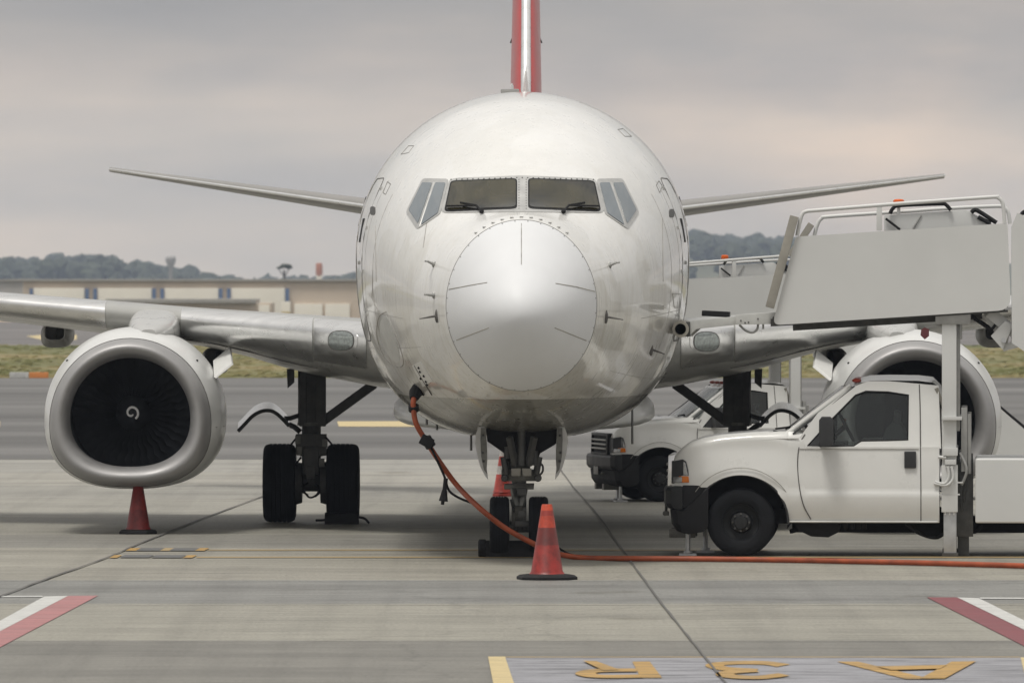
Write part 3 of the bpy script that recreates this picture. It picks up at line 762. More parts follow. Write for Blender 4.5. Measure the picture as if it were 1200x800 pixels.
# --- engines
def nsec(y, hw, zt, zb, zc, cx, nb=2.5, n=72):
    row = []
    for k in range(n):
        t = 2*math.pi*k/n; c, s_ = math.cos(t), math.sin(t)
        if s_ >= 0: row.append(Vector((cx+hw*c, y, zc+(zt-zc)*s_)))
        else: row.append(Vector((cx+hw*spow(c, 2/nb), y, zc-(zc-zb)*abs(s_)**(2/nb))))
    return row
for sg in (-1, 1):
    cx = -4.885 if sg < 0 else 4.86; dz = 0.0 if sg < 0 else -0.03
    ns = lambda y, hw, zt, zb, zc, nb=2.5: nsec(y, hw, zt+dz, zb+dz, zc+dz, cx, nb)
    outer = [ns(11.86,1.000,2.425,.590,1.38),ns(12.05,1.045,2.475,.565,1.39),ns(12.4,1.10,2.53,.545,1.41),ns(12.9,1.135,2.565,.54,1.43),ns(13.6,1.125,2.56,.55,1.45),ns(14.6,1.05,2.47,.62,1.48,2.3),ns(15.5,.92,2.33,.74,1.5,2.1),ns(16.0,.82,2.22,.84,1.5,2),
             ns(16.0,.78,2.18,.88,1.5,2), ns(15.3,.76,2.16,.9,1.5,2)]
    e = MB().loft(outer, True, False, False).build('engine', 'nacelle', air, smooth=60)
    lip = [ns(11.86,1.0,2.425,.590,1.38),ns(11.70,.985,2.41,.605,1.38),ns(11.58,.955,2.385,.632,1.38),ns(11.51,.915,2.35,.672,1.39),ns(11.49,.875,2.315,.71,1.4,2.45),ns(11.51,.83,2.275,.75,1.41,2.4),ns(11.58,.785,2.23,.795,1.42,2.35),ns(11.70,.755,2.20,.825,1.43,2.3),ns(11.85,.745,2.185,.835,1.44,2.3)]
    MB().loft(lip, True, False, False).build('inlet_lip', 'lip', e, smooth=60)
    MB().tube([p+(p-Vector((cx, 11.86, 1.45))).normalized()*0.001 for p in ns(11.862,1.0,2.425,.59,1.38)], 0.007, 5, closed=True).build('cowl_seam', 'seam', e)
    duct = [ns(11.85,.745,2.185,.835,1.44,2.3),ns(12.1,.75,2.2,.80,1.46,2.15),ns(12.5,.77,2.25,.73,1.49,2),ns(13.0,.77,2.26,.72,1.49,2)]
    MB().loft(duct, True, False, False).build('inlet_duct', 'duct', e, smooth=60)
    fc = Vector((cx, 12.55, 1.49+dz)); fb = MB()
    for k in range(38):
        a = 2*math.pi*k/38; rows = []
        for (r, tw, ch) in ((.22, 15, .10), (.4, 32, .12), (.58, 47, .135), (.755, 60, .14)):
            u = Vector((math.cos(a), 0, math.sin(a))); v = Vector((-math.sin(a), 0, math.cos(a)))
            dv = v*math.sin(R(tw))*ch/2*1.25+Vector((0, 1, 0))*math.cos(R(tw))*ch/2
            p = fc+u*r; nrm = dv.cross(u).normalized()*0.007
            rows.append([p-dv, p+nrm, p+dv, p-nrm])
        fb.loft(rows)
    fb.lathe([(0.001, 0.22), (0.79, 0.22)], fc, 'Y', 48)
    fb.build('fan', 'fan', e, smooth=50)
    sp = MB().lathe([(0.001, -0.26), (0.05, -0.235), (0.12, -0.15), (0.19, -0.05), (0.235, 0.05), (0.24, 0.12)], fc, 'Y', 36).build('spinner', 'duct', e, smooth=60)
    path = []
    for k in range(31):
        t = k/30; a = R(300-360*t); r = float(np.interp(t, [0, .3, .55, .8, 1], [.015, .054, .074, .068, .077]))
        path.append(fc+Vector((r*math.cos(a), -0.268+r*0.78, r*math.sin(a))))
    MB().tube(path, [0.012+0.008*min(1, k/12)-0.004*k/30 for k in range(31)], 6).build('spinner_swirl', 'swirl', e)
    # strake on the inboard shoulder
    a0 = Vector((cx-sg*1.02, 12.6, 1.93+dz)); b0 = Vector((cx-sg*0.96, 13.7, 2.12+dz)); o_ = Vector((-sg*0.20, 0.22, 0.17))
    th = Vector((0.012*sg, 0, 0.012)); q = [a0, b0, b0+o_, a0+o_+Vector((0, 0.25, 0))]
    MB().prism([p+th for p in q], [p-th for p in q]).build('strake', 'white', e, bevel=0.004)
    # latch line and drain on the lower cowl
    MB().tube([nsec(y, interp(y, [(12,1.04),(12.9,1.137),(14.6,1.052)]), 2.5, .54, 1.42, cx)[0]+Vector((0, 0, -0.1)) for y in np.linspace(12.1, 14.5, 8)], 0.006, 5).build('cowl_seam', 'seamlight', e)
    h_ = MB()
    for t in (138, 42): h_.sphere(Vector((cx+1.09*math.cos(R(t)), 12.3, 1.41+1.10*math.sin(R(t))+dz)), 0.016, 8)
    h_.build('cowl_vent', 'black', e)
    # core nozzle
    MB().lathe([(.62, 14.8), (.55, 16.4), (.48, 17.1), (.44, 17.1), (.3, 16.6), (.18, 17.2), (.01, 17.9)], (cx, 0, 1.5+dz), 'Y', 32).build('core_nozzle', 'gearmetal', e, smooth=50)
    # pylon
    secs = []
    for (y, hw, zt, zb) in ((12.3,.10,2.535,2.30),(12.55,.20,2.585,2.30),(12.9,.27,2.64,2.30),(13.4,.31,2.705,2.30),(14.0,.32,2.76,2.30),(14.6,.32,2.80,2.3),(16.5,.26,2.74,2.2),(18.2,.1,2.5,2.3)):
        row = []
        for q in range(24):
            t = 2*math.pi*q/24; s_ = math.sin(t); row.append(Vector((cx+sg*(-0.20)+hw*spow(math.cos(t), .6), y, (zt+zb)/2+(zt-zb)/2*spow(s_, .6)+dz)))
        secs.append(row)
    py_ = MB().loft(secs).build('pylon', 'pylon', air, smooth=60)

# --- tail
def blade(root, tip, rc, tc, rt, tt, axis, n=14):
    secs = []
    for k in range(9):
        t = k/8; p = root.lerp(tip, t); c = rc+(tc-rc)*t; th = rt+(tt-rt)*t; up = []; lo = []
        for i in range(n+1):
            q = (i/n)**1.7; h = th*0.5*(2.6*math.sqrt(q)-2.9*q+0.30*q**3)*1.02
            up.append(p+Vector((0, c*q, 0))+axis*h); lo.append(p+Vector((0, c*q, 0))-axis*h)
        secs.append(up[::-1]+lo[1:])
    return secs
tl = L(128, 198.5, 33.0); tr = L(1107, 206, 33.0)
for tip, (rx, ry) in ((tl, (428, 241.5)), (tr, (800, 243.5))):
    r0 = L(rx, ry, 29.4); r0 = r0+(r0-tip).normalized()*1.6
    h = MB().loft(blade(r0, tip, 3.5, 1.3, 0.50, 0.125, Vector((0, 0, 1)))).build('horizontal_stabilizer', 'stab', air, smooth=50)
    secs = []
    le0, le1 = r0, tip
    MB().tube([le0.lerp(le1, k/10)+Vector((0, 0.026, 0)) for k in range(11)], [0.034-0.016*k/10 for k in range(11)], 10).build('leading_edge', 'alu', h)
fin = MB().loft(blade(Vector((0.0, 24.6, 5.1)), Vector((0.0, 30.6, 11.3)), 7.0, 2.2, 0.80, 0.40, Vector((1, 0, 0)))).build('vertical_stabilizer', 'finred', air, smooth=50)
MB().tube([Vector((0, 24.6+6.0*k/20+0.05, 5.1+6.2*k/20)) for k in range(21)], [0.078-0.03*k/20 for k in range(21)], 14).build('fin_leading_edge', 'alu', fin)
dor = MB().loft([[Vector((-w_, y, 5.15)), Vector((0, y, zt)), Vector((w_, y, 5.15))] for (y, zt, w_) in ((20.5,5.3,.03),(23,5.62,.10),(25.5,6.2,.14),(26.5,6.2,.14))]).build('dorsal_fin', 'white', fin)
vg = MB()
for sx_ in (-1, 1): vg.tube([Vector((sx_*0.15, 27.4, 6.60)), Vector((sx_*0.20, 27.42, 6.64)), Vector((sx_*0.225, 27.5, 6.58))], 0.012, 6)
vg.build('static_wick', 'darkmetal', fin)

# --- landing gear
def tyre_prof(Rr, hw, rim, n=7):
    p = [(rim, -hw*0.72), (rim+0.03, -hw*0.86), (Rr*0.78, -hw), (Rr*0.87, -hw*0.985), (Rr*0.935, -hw*0.92), (Rr*0.972, -hw*0.80), (Rr*0.992, -hw*0.62)]
    groove = []
    for g_ in (-0.42, -0.15, 0.15, 0.42):
        groove += [(Rr, hw*(g_-0.035)), (Rr-0.012, hw*(g_-0.03)), (Rr-0.012, hw*(g_+0.03)), (Rr, hw*(g_+0.035))]
    return p+groove+[(r, -h) for r, h in p[::-1]]
def wheel(c, Rr, hw, rim, parent, hubmat='gearmetal', name='tyre'):
    t = MB().lathe(tyre_prof(Rr, hw, rim), c, 'X', 48).build(name, 'tyre', parent, smooth=40)
    return t
for sg in (-1, 1):
    gx = sg*2.775; gy = 16.5
    base = lambda px, py, dy=0.0: (lambda p: Vector((sg*abs(p.x) if True else p.x, p.y, p.z)))(L(px, py, gy+dy))
    # geometry measured on the left leg, mirrored
    mbg = MB()
    mbg.tube([(gx, gy, 2.3), (gx, gy, 1.28)], 0.175, 20).box((gx-sg*0.02, gy-0.1, 1.75), (0.345, 0.12, 1.0))
    mbg.tube([(gx, gy, 1.30), (gx, gy, 0.62)], 0.125, 18).tube([(gx, gy, 0.62), (gx, gy, 0.5)], 0.16, 18)
    mbg.box((gx, gy-0.05, 1.02), (0.40, 0.26, 0.26)).box((gx+0.05, gy-0.12, 0.93), (0.30, 0.2, 0.12))
    mbg.tube([(gx-0.32, gy, 0.51), (gx+0.32, gy, 0.51)], 0.11, 18)
    g_ = mbg.build('main_gear', 'darkmetal', air, bevel=0.012)
    MB().box((gx, gy-0.2, 0.80), (0.20, 0.10, 0.34)).box((gx, gy-0.24, 0.66), (0.13, 0.12, 0.16)).build('torque_link', 'darkmetal', g_, bevel=0.02)
    for k in (-1, 1):
        tx = gx+k*0.412
        ty_ = wheel((tx, gy, 0.512), 0.512, 0.212, 0.25, g_)
        MB().lathe([(0.255, -0.16), (0.22, -0.19), (0.12, -0.17), (0.001, -0.2)] if k < 0 else [(0.255, 0.16), (0.22, 0.19), (0.12, 0.17), (0.001, 0.2)], (tx, gy, 0.512), 'X', 28).build('wheel_hub', 'gearmetal', g_)
        MB().lathe([(0.12, 0), (0.27, 0), (0.28, -k*0.05), (0.26, -k*0.12), (0.12, -k*0.12)], (gx+k*0.24, gy, 0.512), 'X', 28).build('brake_pack', 'darkmetal', g_)
    a = Vector((gx-sg*0.13, gy, 1.30)); b_ = Vector((gx-sg*0.82, gy-0.05, 1.80))
    MB().bar(a, b_, 0.13, 0.12).tube([a, b_], 0.04, 8).build('side_brace', 'darkmetal', g_, bevel=0.015)
    hs = MB()
    for (ox, z0, z1, bow) in ((-0.22, 1.12, 0.72, -0.08), (0.23, 1.12, 0.75, 0.08), (-0.16, 0.85, 0.45, -0.1), (0.17, 0.8, 0.5, 0.09), (-0.05, 0.52, 0.36, -0.1), (0.07, 0.5, 0.34, 0.06)):
        P = smooth_path([Vector((gx+ox*0.8, gy-0.17, z0)), Vector((gx+ox+bow, gy-0.22, (z0+z1)/2)), Vector((gx+ox*0.8, gy-0.15, z1))], 6); hs.tube(P, 0.013, 6)
    hs.tube(smooth_path([Vector((gx-0.1, gy-0.16, 0.42)), Vector((gx-0.02, gy-0.2, 0.33)), Vector((gx+0.07, gy-0.18, 0.36)), Vector((gx+0.11, gy-0.16, 0.44))], 6), 0.013, 6)
    hs.build('brake_hose', 'black', g_)
    cl = MB()
    for zc_ in (1.28, 1.12, 0.88, 0.7): cl.tube([(gx, gy, zc_-0.02), (gx, gy, zc_+0.02)], 0.15 if zc_ < 1.2 else 0.185, 18)
    for (ox, zz) in ((-0.17, 1.08), (0.18, 1.03), (-0.15, .93), (0.14, .78)): cl.box((gx+ox, gy-0.17, zz), (0.07, 0.08, 0.11))
    each(cl, 'gear_fitting', 'gearmetal', g_, bevel=0.006)
    # leg door: curved shell carried outboard on two links
    prof = [(p.x, p.y) for p in smooth_path([Vector((a_, b_, 0)) for a_, b_ in ((279,504),(288,494.5),(297,485.5),(307,480.5),(317,480),(325,484),(332,490.5),(339,498))], 3)]
    P0 = [base(x, y, -0.45) for x, y in prof]; P1 = [base(x, y, 0.55)+Vector((0, 0, 0.10)) for x, y in prof]
    thk = Vector((0, 0, -0.035)); secs = []
    for a, b_ in zip(P0, P1): secs.append([a, b_, b_+thk, a+thk])
    MB().loft(secs, True).build('gear_door', 'chrome', g_, smooth=50)
    rim_ = MB().tube([p+Vector((0, -0.01, -0.012)) for p in P0], 0.024, 8).build('gear_door_edge', 'darkmetal', g_)
    lk = MB()
    lk.tube([base(338,497), base(345,500), base(352,506)], 0.035, 8).tube([base(333,490), base(340,490), base(352,486)], 0.03, 8); lk.build('door_link', 'darkmetal', g_)
    MB().prism([base(336,432,-.3), base(345,432,-.3), base(345,448,-.3), base(337,455,-.3)], [base(336,432,.5), base(345,432,.5), base(345,448,.5), base(337,455,.5)]).build('leg_door', 'darkmetal', g_)

nx, ny = -0.035, 3.92
mbn = MB()
mbn.tube([(nx, ny, 1.5), (nx, ny, 0.98)], 0.13, 18).tube([(nx, ny, 1.0), (nx, ny, 0.36)], 0.085, 18)
mbn.box((nx, ny, 0.93), (0.40, 0.30, 0.13)).box((nx, ny+0.02, 0.80), (0.34, 0.24, 0.06))
mbn.tube([(nx-0.26, ny, 0.345), (nx+0.26, ny, 0.345)], 0.065, 16).box((nx, ny-0.04, 0.47), (0.17, 0.16, 0.2))
ng = mbn.build('nose_gear', 'gearmetal', air, bevel=0.012)
trap = [L(570,499,3.6), L(655,499,3.6), L(655,516,3.6), L(650,521,3.6), L(633,531,3.6), L(630,540,3.6), L(594,540,3.6), L(591,531,3.6), L(577,521,3.6), L(571,517,3.6)]
MB().prism(trap, [p+Vector((0, 1.0, 0)) for p in trap]).build('gear_bay_frame', 'black', ng)
MB().tube([L(611,500,3.5), L(611,545,3.5)], 0.05, 10).bar(L(597,512,3.4), L(604,545,3.5), 0.06).bar(L(626,512,3.4), L(619,545,3.5), 0.06).build('drag_brace', 'darkmetal', ng)
for (x0, x1) in ((599,610.4),(611.6,623)):
    MB().prism([L(x0,548.5,3.4), L(x1,548.5,3.4), L(x1-0.6,557.5,3.4), L(x0+0.9,557.5,3.4)], [L(x0,548.5,3.6), L(x1,548.5,3.6), L(x1,557.5,3.6), L(x0,557.5,3.6)]).build('taxi_light', 'khaki', ng, bevel=0.01)
st_ = MB()
for (px, py, r_) in ((591.5,560,0.042),(630.5,560,0.042)):
    c = L(px, py, 3.6); st_.lathe([(0.001, -0.02), (r_*0.8, -0.015), (r_, 0.0), (r_, 0.16), (0.001, 0.16)], c, 'Y', 18)
st_.tube([L(590,535,3.6), L(594,556,3.6)], 0.04, 10).tube([L(632,535,3.6), L(628,556,3.6)], 0.04, 10)
st_.tube([L(595,523,3.6), L(595,537,3.6)], 0.045, 10).tube([L(626,528,3.6), L(626,545,3.6)], 0.05, 10).tube(smooth_path([L(632,541,3.6), L(636,546,3.6), L(635.5,553,3.6), L(630,558,3.6)], 5), 0.014, 6)
each(st_, 'steering_actuator', 'darkmetal', ng, smooth=45)
bx_ = MB()
for (x0,y0,x1,y1,dy) in ((601,566,626,569,-.1),(596,536,603,541,-.2),(621,533,628,539,-.2),(606,572,617,580,-.14),(607,598,616,606,-.14),(603,610,621,617,-.1)):
    a = L(x0,y0,3.9+dy); b_ = L(x1,y1,3.9+dy); bx_.box((a+b_)/2, (abs(a.x-b_.x), 0.12, abs(a.z-b_.z)))
for k in range(5): bx_.tube([L(604+k*4,612,3.8), L(604+k*4,621,3.8)], 0.014, 6)
bx_.tube([L(603,600,3.75), L(599,585,3.8)], 0.02, 6)
each(bx_, 'gear_fitting', 'darkmetal', ng, bevel=0.005)
MB().bar((nx-0.07, ny-0.12, 0.78), (nx-0.03, ny-0.2, 0.58), 0.05).bar((nx+0.07, ny-0.12, 0.78), (nx+0.03, ny-0.2, 0.58), 0.05).bar((nx, ny-0.2, 0.6), (nx, ny-0.1, 0.40), 0.09).build('torque_link', 'gearmetal', ng, bevel=0.008)
for k in (-1, 1):
    wheel((nx+k*0.222, ny, 0.345), 0.345, 0.112, 0.17, ng)
    MB().lathe([(0.175, k*0.07), (0.15, k*0.09), (0.08, k*0.075), (0.001, k*0.1)], (nx+k*0.222, ny, 0.345), 'X', 24).build('wheel_hub', 'gearmetal', ng)
dl = [(561,500),(558,508),(556.5,517),(559,533),(563,547),(568.5,557.5),(572,562),(571.6,556.5),(570.5,549),(571.2,538),(571,524),(570,512),(569.5,500)]
for m_ in (lambda q: q, lambda q: [(2*611.2-x, y) for x, y in q]):
    f_ = [L(x, y, 3.45) for x, y in m_(dl)]; mid = [L(x, y, 4.0) for x, y in m_(dl)]; bk = [L(x, y, 4.7) for x, y in m_(dl)]
    dr = MB().loft([f_, mid, bk], True).build('nose_gear_door', 'frame', air, smooth=50)
    iq = [L(x, y, 3.448) for x, y in m_([(569.2,501),(569.8,513),(570.7,526),(570.9,538),(570,549),(570.8,555),(567,550),(564,535),(563,515),(563.5,501)])]
    MB().prism(iq, [p+Vector((0, -0.012, 0)) for p in iq]).build('door_lining', 'gearmetal', dr)
    hb_ = MB()
    for (x, y) in ((565.5,530),(566.5,540),(566,510)): hb_.sphere(L(*m_([(x, y)])[0], 3.43), 0.016, 8)
    each(hb_, 'door_fitting', 'darkmetal', dr)

# ==================================================================== GROUND POWER CABLE
cab0, _ = hit(489, 457, 0.0)
def cw(px, py, d): return W(px, py, d)
cst = AM @ cab0
cp = [cst+Vector((0, -0.05, 0)), cw(485,467,cst.y-0.22), cw(484.5,478,cst.y-0.25), cw(488,497,cst.y-0.25), cw(501,519,cst.y-0.2), cw(516,542,cst.y-0.15), cw(536,569,cst.y-0.05), cw(561,594,86.45),
      cw(590,617,86.5), cw(618,633,86.52), cw(642,644.5,86.55), cw(662,650.5,86.55), cw(690,653.6,86.5)]
for (px, py) in ((740,654.9),(800,655.2),(860,655.8),(930,656.8),(1000,658.3),(1070,659.8),(1140,661.8),(1210,664),(1300,668)):
    p = G(px, py+3.0); cp.append(Vector((p.x, p.y, 0.036)))
cbl = empty('power_cable', (G(700,656).x, G(700,656).y, 0))
tag(cbl, 'orange ground power cable drooping from the nose of the airliner to the apron', 'cable')
CI = Matrix.Translation(-Vector(cbl.location))
def cl_(mb): mb.v = [CI @ v for v in mb.v]; return mb
cl_(MB().tube(smooth_path(cp, 10), 0.031, 12)).build('cable', 'cable', cbl, smooth=60)
con = MB(); con.tube([cst+Vector((0.03, 0.03, 0.03)), cst+Vector((-0.02, -0.16, -0.03)), cp[1]], [0.085, 0.075, 0.05], 12); con.box(cst+Vector((0.03, -0.05, 0.02)), (0.17, 0.12, 0.1), Matrix.Rotation(0.6, 3, 'Y'))
cl_(con).build('connector_plug', 'black', cbl, bevel=0.01)
for (a, b_, r_) in (((484.5,475),(484.8,481),0.06), ((499,513),(505,523),0.062)):
    cl_(MB().tube([cw(*a, cst.y-0.24), cw(*b_, cst.y-0.21)], r_, 14)).build('cable_clamp', 'black', cbl)
cl_(MB().box(cw(500,517,cst.y-0.30), (0.15, 0.1, 0.12), Matrix.Rotation(0.5, 3, 'Y'))).build('cable_clamp', 'black', cbl, bevel=0.02)
cl_(MB().tube(smooth_path([cw(505,524,cst.y-.23), cw(520,556,cst.y-.2), cw(526,574,cst.y-.2), cw(538,583,cst.y-.15), cw(556,590,cst.y-.1)], 8), 0.014, 8)).build('pilot_lead', 'black', cbl)
cl_(MB().tube([cw(522.5,560,cst.y-.22), cw(521,574,cst.y-.22)], 0.025, 8).tube([cw(521,574,cst.y-.22), cw(519.5,587,cst.y-.22)], [0.03, 0.055], 10).tube([cw(519,587,cst.y-.22), cw(518.5,591,cst.y-.22)], 0.02, 8)).build('hanging_plug', 'black', cbl)

# ==================================================================== CONES, CHOCKS
def cone_mat(name, base, bands):
    m, nt, b = new_mat(name)
    o = objco(nt); sx = N(nt, 'ShaderNodeSeparateXYZ'); nt.links.new(o, sx.inputs[0])
    n = noise(nt, mapping(nt, o, (5, 5, 4)), 1.6, 6, 0.65)
    vor = N(nt, 'ShaderNodeTexVoronoi'); inp(vor, Scale=11.0); nt.links.new(mapping(nt, o, (1, 1, 0.8)), vor.inputs['Vector'])
    rp = ramp(nt, sx.outputs[2], bands, 'CONSTANT')
    c = mixc(nt, 0.8, rp.outputs[0], ramp(nt, n.outputs[0], [(0.36, g3(0.38)), (0.52, g3(0.85)), (0.68, g3(1.25))]).outputs[0], 'MULTIPLY')
    nt.links.new(c, b.inputs['Base Color']); inp(b, Roughness=0.42)
    return m
M['conea'] = cone_mat('scuffed_cone_plastic', None, [(0, (0.28,0.017,0.011)), (0.20, (0.25,0.019,0.012)), (0.36, (0.14,0.016,0.012)), (0.545, (0.43,0.045,0.016)), (0.67, (0.28,0.026,0.016)), (0.725, (0.50,0.062,0.02))])
M['coneb'] = cone_mat('dull_red_cone_plastic', None, [(0, (0.19,0.013,0.011)), (0.30, (0.24,0.018,0.013)), (0.5, (0.22,0.016,0.012)), (0.7, (0.20,0.015,0.012))])
M['conec'] = cone_mat('banded_cone_plastic', None, [(0, (0.55,0.06,0.04)), (0.32, (0.66,0.62,0.58)), (0.44, (0.55,0.06,0.04)), (0.58, (0.66,0.62,0.58)), (0.68, (0.55,0.06,0.04))])
def cone(px, py, top, mat, label, bw, h=None, brim='black'):
    p = G(px, py); s_ = F/p.y; h = h or (py-top)/s_
    root = empty('traffic_cone', p, 0.2 if px > 600 else 0.02)
    tag(root, label, 'traffic cone', 'traffic cones around the airliner')
    hb = bw/2
    b_ = MB(); n = 8
    ang = [R(22.5+45*k) for k in range(8)]
    def octa(r, z): 
        return [Vector((r*max(-0.93, min(0.93, math.cos(a)*1.2)), r*max(-0.93, min(0.93, math.sin(a)*1.2)), z)) for a in ang]
    b_.loft([octa(hb, 0.0), octa(hb, 0.028), octa(hb*0.9, 0.05), octa(hb*0.55, 0.062)])
    b_.build('cone_base', brim, root, bevel=0.004)
    k = h/0.79
    MB().lathe([(0.19*k, 0.058), (0.168*k, 0.085), (0.057*k+0.0, h-0.012), (0.05*k, h), (0.035*k, h), (0.035*k, h-0.05)], (0,0,0), 'Z', 40).build('cone_body', mat, root, smooth=50)
    return root
cone(641, 678.5, 590.5, 'conea', 'scuffed orange traffic cone on a black base in front of the nose wheel', 0.64)
cone(162, 625.2, 561, 'coneb', 'dull dark red traffic cone standing under the left engine intake', 0.50)
cone(590, 581, 527, 'conec', 'red and white banded traffic cone behind the nose wheel', 0.34, brim='conec')

def rope(mb, pts, r=0.012): mb.tube(smooth_path(pts, 8), r, 8)
pc = G(600, 652.6); ch = empty('wheel_chock', pc)
tag(ch, 'long black rubber chock bar lying in front of the nose wheels', 'wheel chock', 'wheel chocks under the airliner')
q = [(-0.30, 0), (-0.30, 0.13), (-0.27, 0.165), (0.45, 0.165), (0.45, 0)]
sec = [[Vector((x, -0.09, 0)), Vector((x, -0.08, 0.15)), Vector((x, -0.03, 0.19)), Vector((x, 0.04, 0.19)), Vector((x, 0.10, 0.10)), Vector((x, 0.12, 0))] for x in (-0.30, -0.27, 0.0, 0.33, 0.36)]
MB().loft(sec).build('chock_bar', 'black', ch, bevel=0.01)
MB().lathe([(0.001, -0.385), (0.085, -0.385), (0.105, -0.37), (0.105, -0.305), (0.085, -0.29), (0.001, -0.29)], (0, 0.02, 0.10), 'X', 24).build('chock_roller', 'black', ch)
rb = MB(); rope(rb, [Vector((0.35, 0.0, 0.1)), Vector((0.48, -0.08, 0.13)), Vector((0.62, 0.05, 0.05)), Vector((0.7, 0.3, 0.015))]); rb.build('chock_rope', 'black', ch)
for (px, py, sg, lab) in ((383, 612.8, -1, 'black wedge chock with a short rope against the left main wheels'), (880, 612.8, 1, 'black wedge chock with a short rope against the right main wheels')):
    p = G(px, py); c2 = empty('wheel_chock', (p.x+0.0, p.y-0.28, 0)); tag(c2, lab, 'wheel chock', 'wheel chocks under the airliner')
    secs = [[Vector((x, -0.1, 0)), Vector((x, -0.02, 0.13)), Vector((x, 0.05, 0.15)), Vector((x, 0.18, 0.0))] for x in ((-0.02, 0.42) if sg < 0 else (-0.42, 0.02))]
    MB().loft(secs).build('chock_wedge', 'black', c2, bevel=0.012)
    rr = MB(); rope(rr, [Vector((0, 0, 0.06)), Vector((-0.04, -0.05, 0.05)), Vector((-0.13, -0.1, 0.05))], 0.016); rope(rr, [Vector((0.42*(-sg), 0, 0.09)), Vector((0.50*(-sg), -0.05, 0.07)), Vector((0.55*(-sg), -0.12, 0.02))], 0.016); rr.build('chock_rope', 'black', c2)

# ==================================================================== STAIR TRUCK
TS = 102.7
def tx(px): return (px-868)/TS
def tz(py): return (652-py)/TS
def T(px, py, y): return Vector((tx(px), y, tz(py)))
trk = empty('stair_truck', (G(868,652).x, F*CH/(652-HZ), 0), R(-3.5))
tag(trk, 'white pickup based passenger stair truck in the foreground, platform raised over its cab', 'stair truck', 'stair trucks serving the airliner')
WD = 2.0
# lower body loft
def crease(zz):
    """body side section: roll-under, pressed shoulder line, tumblehome"""
    if zz < -0.05: return -0.004+0.06*((zz+0.05)/0.32)**2
    if zz < 0: return -0.004+0.018*(zz+0.05)/0.05
    return 0.014+0.043*min(1, zz/0.45)**1.3
top_tab = [(787,556),(788,542),(790,535),(796,528),(806,520),(822,514.5),(845,510.5),(880,507.5),(912,506),(930,506),(941,508.5),(944,523.5),(1100,523.5)]
def bot(px):
    dx = px-868
    if px <= 812.5: return 571.0
    if px < 923.5:
        return 612-math.sqrt(max(0, 55.5**2-dx*dx)) if px > 830 else 612-math.sqrt(max(0, 55.5**2-dx*dx))*1.0 if 612-math.sqrt(max(0,55.5**2-dx*dx)) < 571 else 571.0
    return 612.0
pxs = sorted(set([787,788,790,793,797,803,809,812.5,820,826]+[826+2.5*k for k in range(0, 40)]+[923,923.6,926,930,935,941,944,950,960,980,1010,1040,1070,1090,1096,1100]))
secs = []
for px in pxs:
    zt = tz(np.interp(px, *zip(*top_tab))); zb = tz(bot(px)); inset = 0.0
    if px < 835: inset = 0.16*((835-px)/48)**2
    # fender flare around the arch
    flare = 0.035*math.exp(-((px-868)/62.0)**4)
    row = []
    fr_ = (0, .03, .1, .2, .28, .33, .37, .40, .43, .46, .5, .58, .66, .74, .82, .88, .92, .96, 1.0)
    for f in fr_:
        z = zb+(zt-zb)*f; zz = z-tz(574)
        # shoulder crease near py 574, roll-under below
        y = 0.03
        y = crease(zz)
        y -= flare*max(0, 1-abs(z-tz(556))/0.32)
        if px < 944:
            if f > 0.86: y += 0.07*((f-0.86)/0.14)**2.0
        row.append(Vector((tx(px), y+inset, z)))
    for k in range(1, 8):
        t = k/8; y0 = row[len(fr_)-1].y; yy = y0+(WD-2*y0)*t
        zc_ = zt+(0.014 if px < 944 else 0)*math.sin(math.pi*t)**0.8
        row.append(Vector((tx(px), yy, zc_)))
    row += [Vector((v.x, WD-v.y, v.z)) for v in row[:len(fr_)][::-1]]
    secs.append(row)
body = MB().loft(secs).build('truck_body', 'truck', trk, smooth=32)
# wheel well and underside
ww = MB()
arc = [(868+54.6*math.cos(R(a)), 612-54.6*math.sin(R(a))) for a in range(-8, 189, 7)]
ww.loft([[T(x, y, yy) for x, y in arc] for yy in (0.015, 0.25, 1.75, 1.985)], False, False, False)
ww.box(T(868, 585, 1.0), (0.9, 1.1, 0.5)); ww.box(T(1000, 606, 1.0), (2.6, 1.2, 0.16))
ww.build('wheel_well', 'black', trk, smooth=50)
ar = MB().tube([T(868+55.6*math.cos(R(a)), 612-55.6*math.sin(R(a)), 0.006) for a in range(-2, 183, 6)], 0.014, 6).build('arch_trim', 'darkplastic', body)
def frame_y(py): return 0.06+0.155*max(0, (525-py)/79)
inner = [(946,522.5),(975,522.8),(1000,522.3),(1009,516.5),(1040,516),(1063,515.5),(1063.5,463),(1040,459.8),(1014,459),(1002,463.5),(973,493)]
outer = [(927,525.5),(975,525.5),(1000,525.5),(1012,525.5),(1040,525.5),(1102,525.5),(1099,452),(1040,446.8),(1016,447),(999,453.5),(958,484)]
cf = MB()
for far in (0, 1):
    Yf = (lambda v: v) if not far else (lambda v: WD-v)
    sgn = 1 if not far else -1
    cf.ring([T(x, y, Yf(frame_y(y))) for x, y in outer], [T(x, y, Yf(frame_y(y)+0.008)) for x, y in inner], [T(x, y, Yf(frame_y(y))+sgn*0.06) for x, y in outer], [T(x, y, Yf(frame_y(y))+sgn*0.06) for x, y in inner])
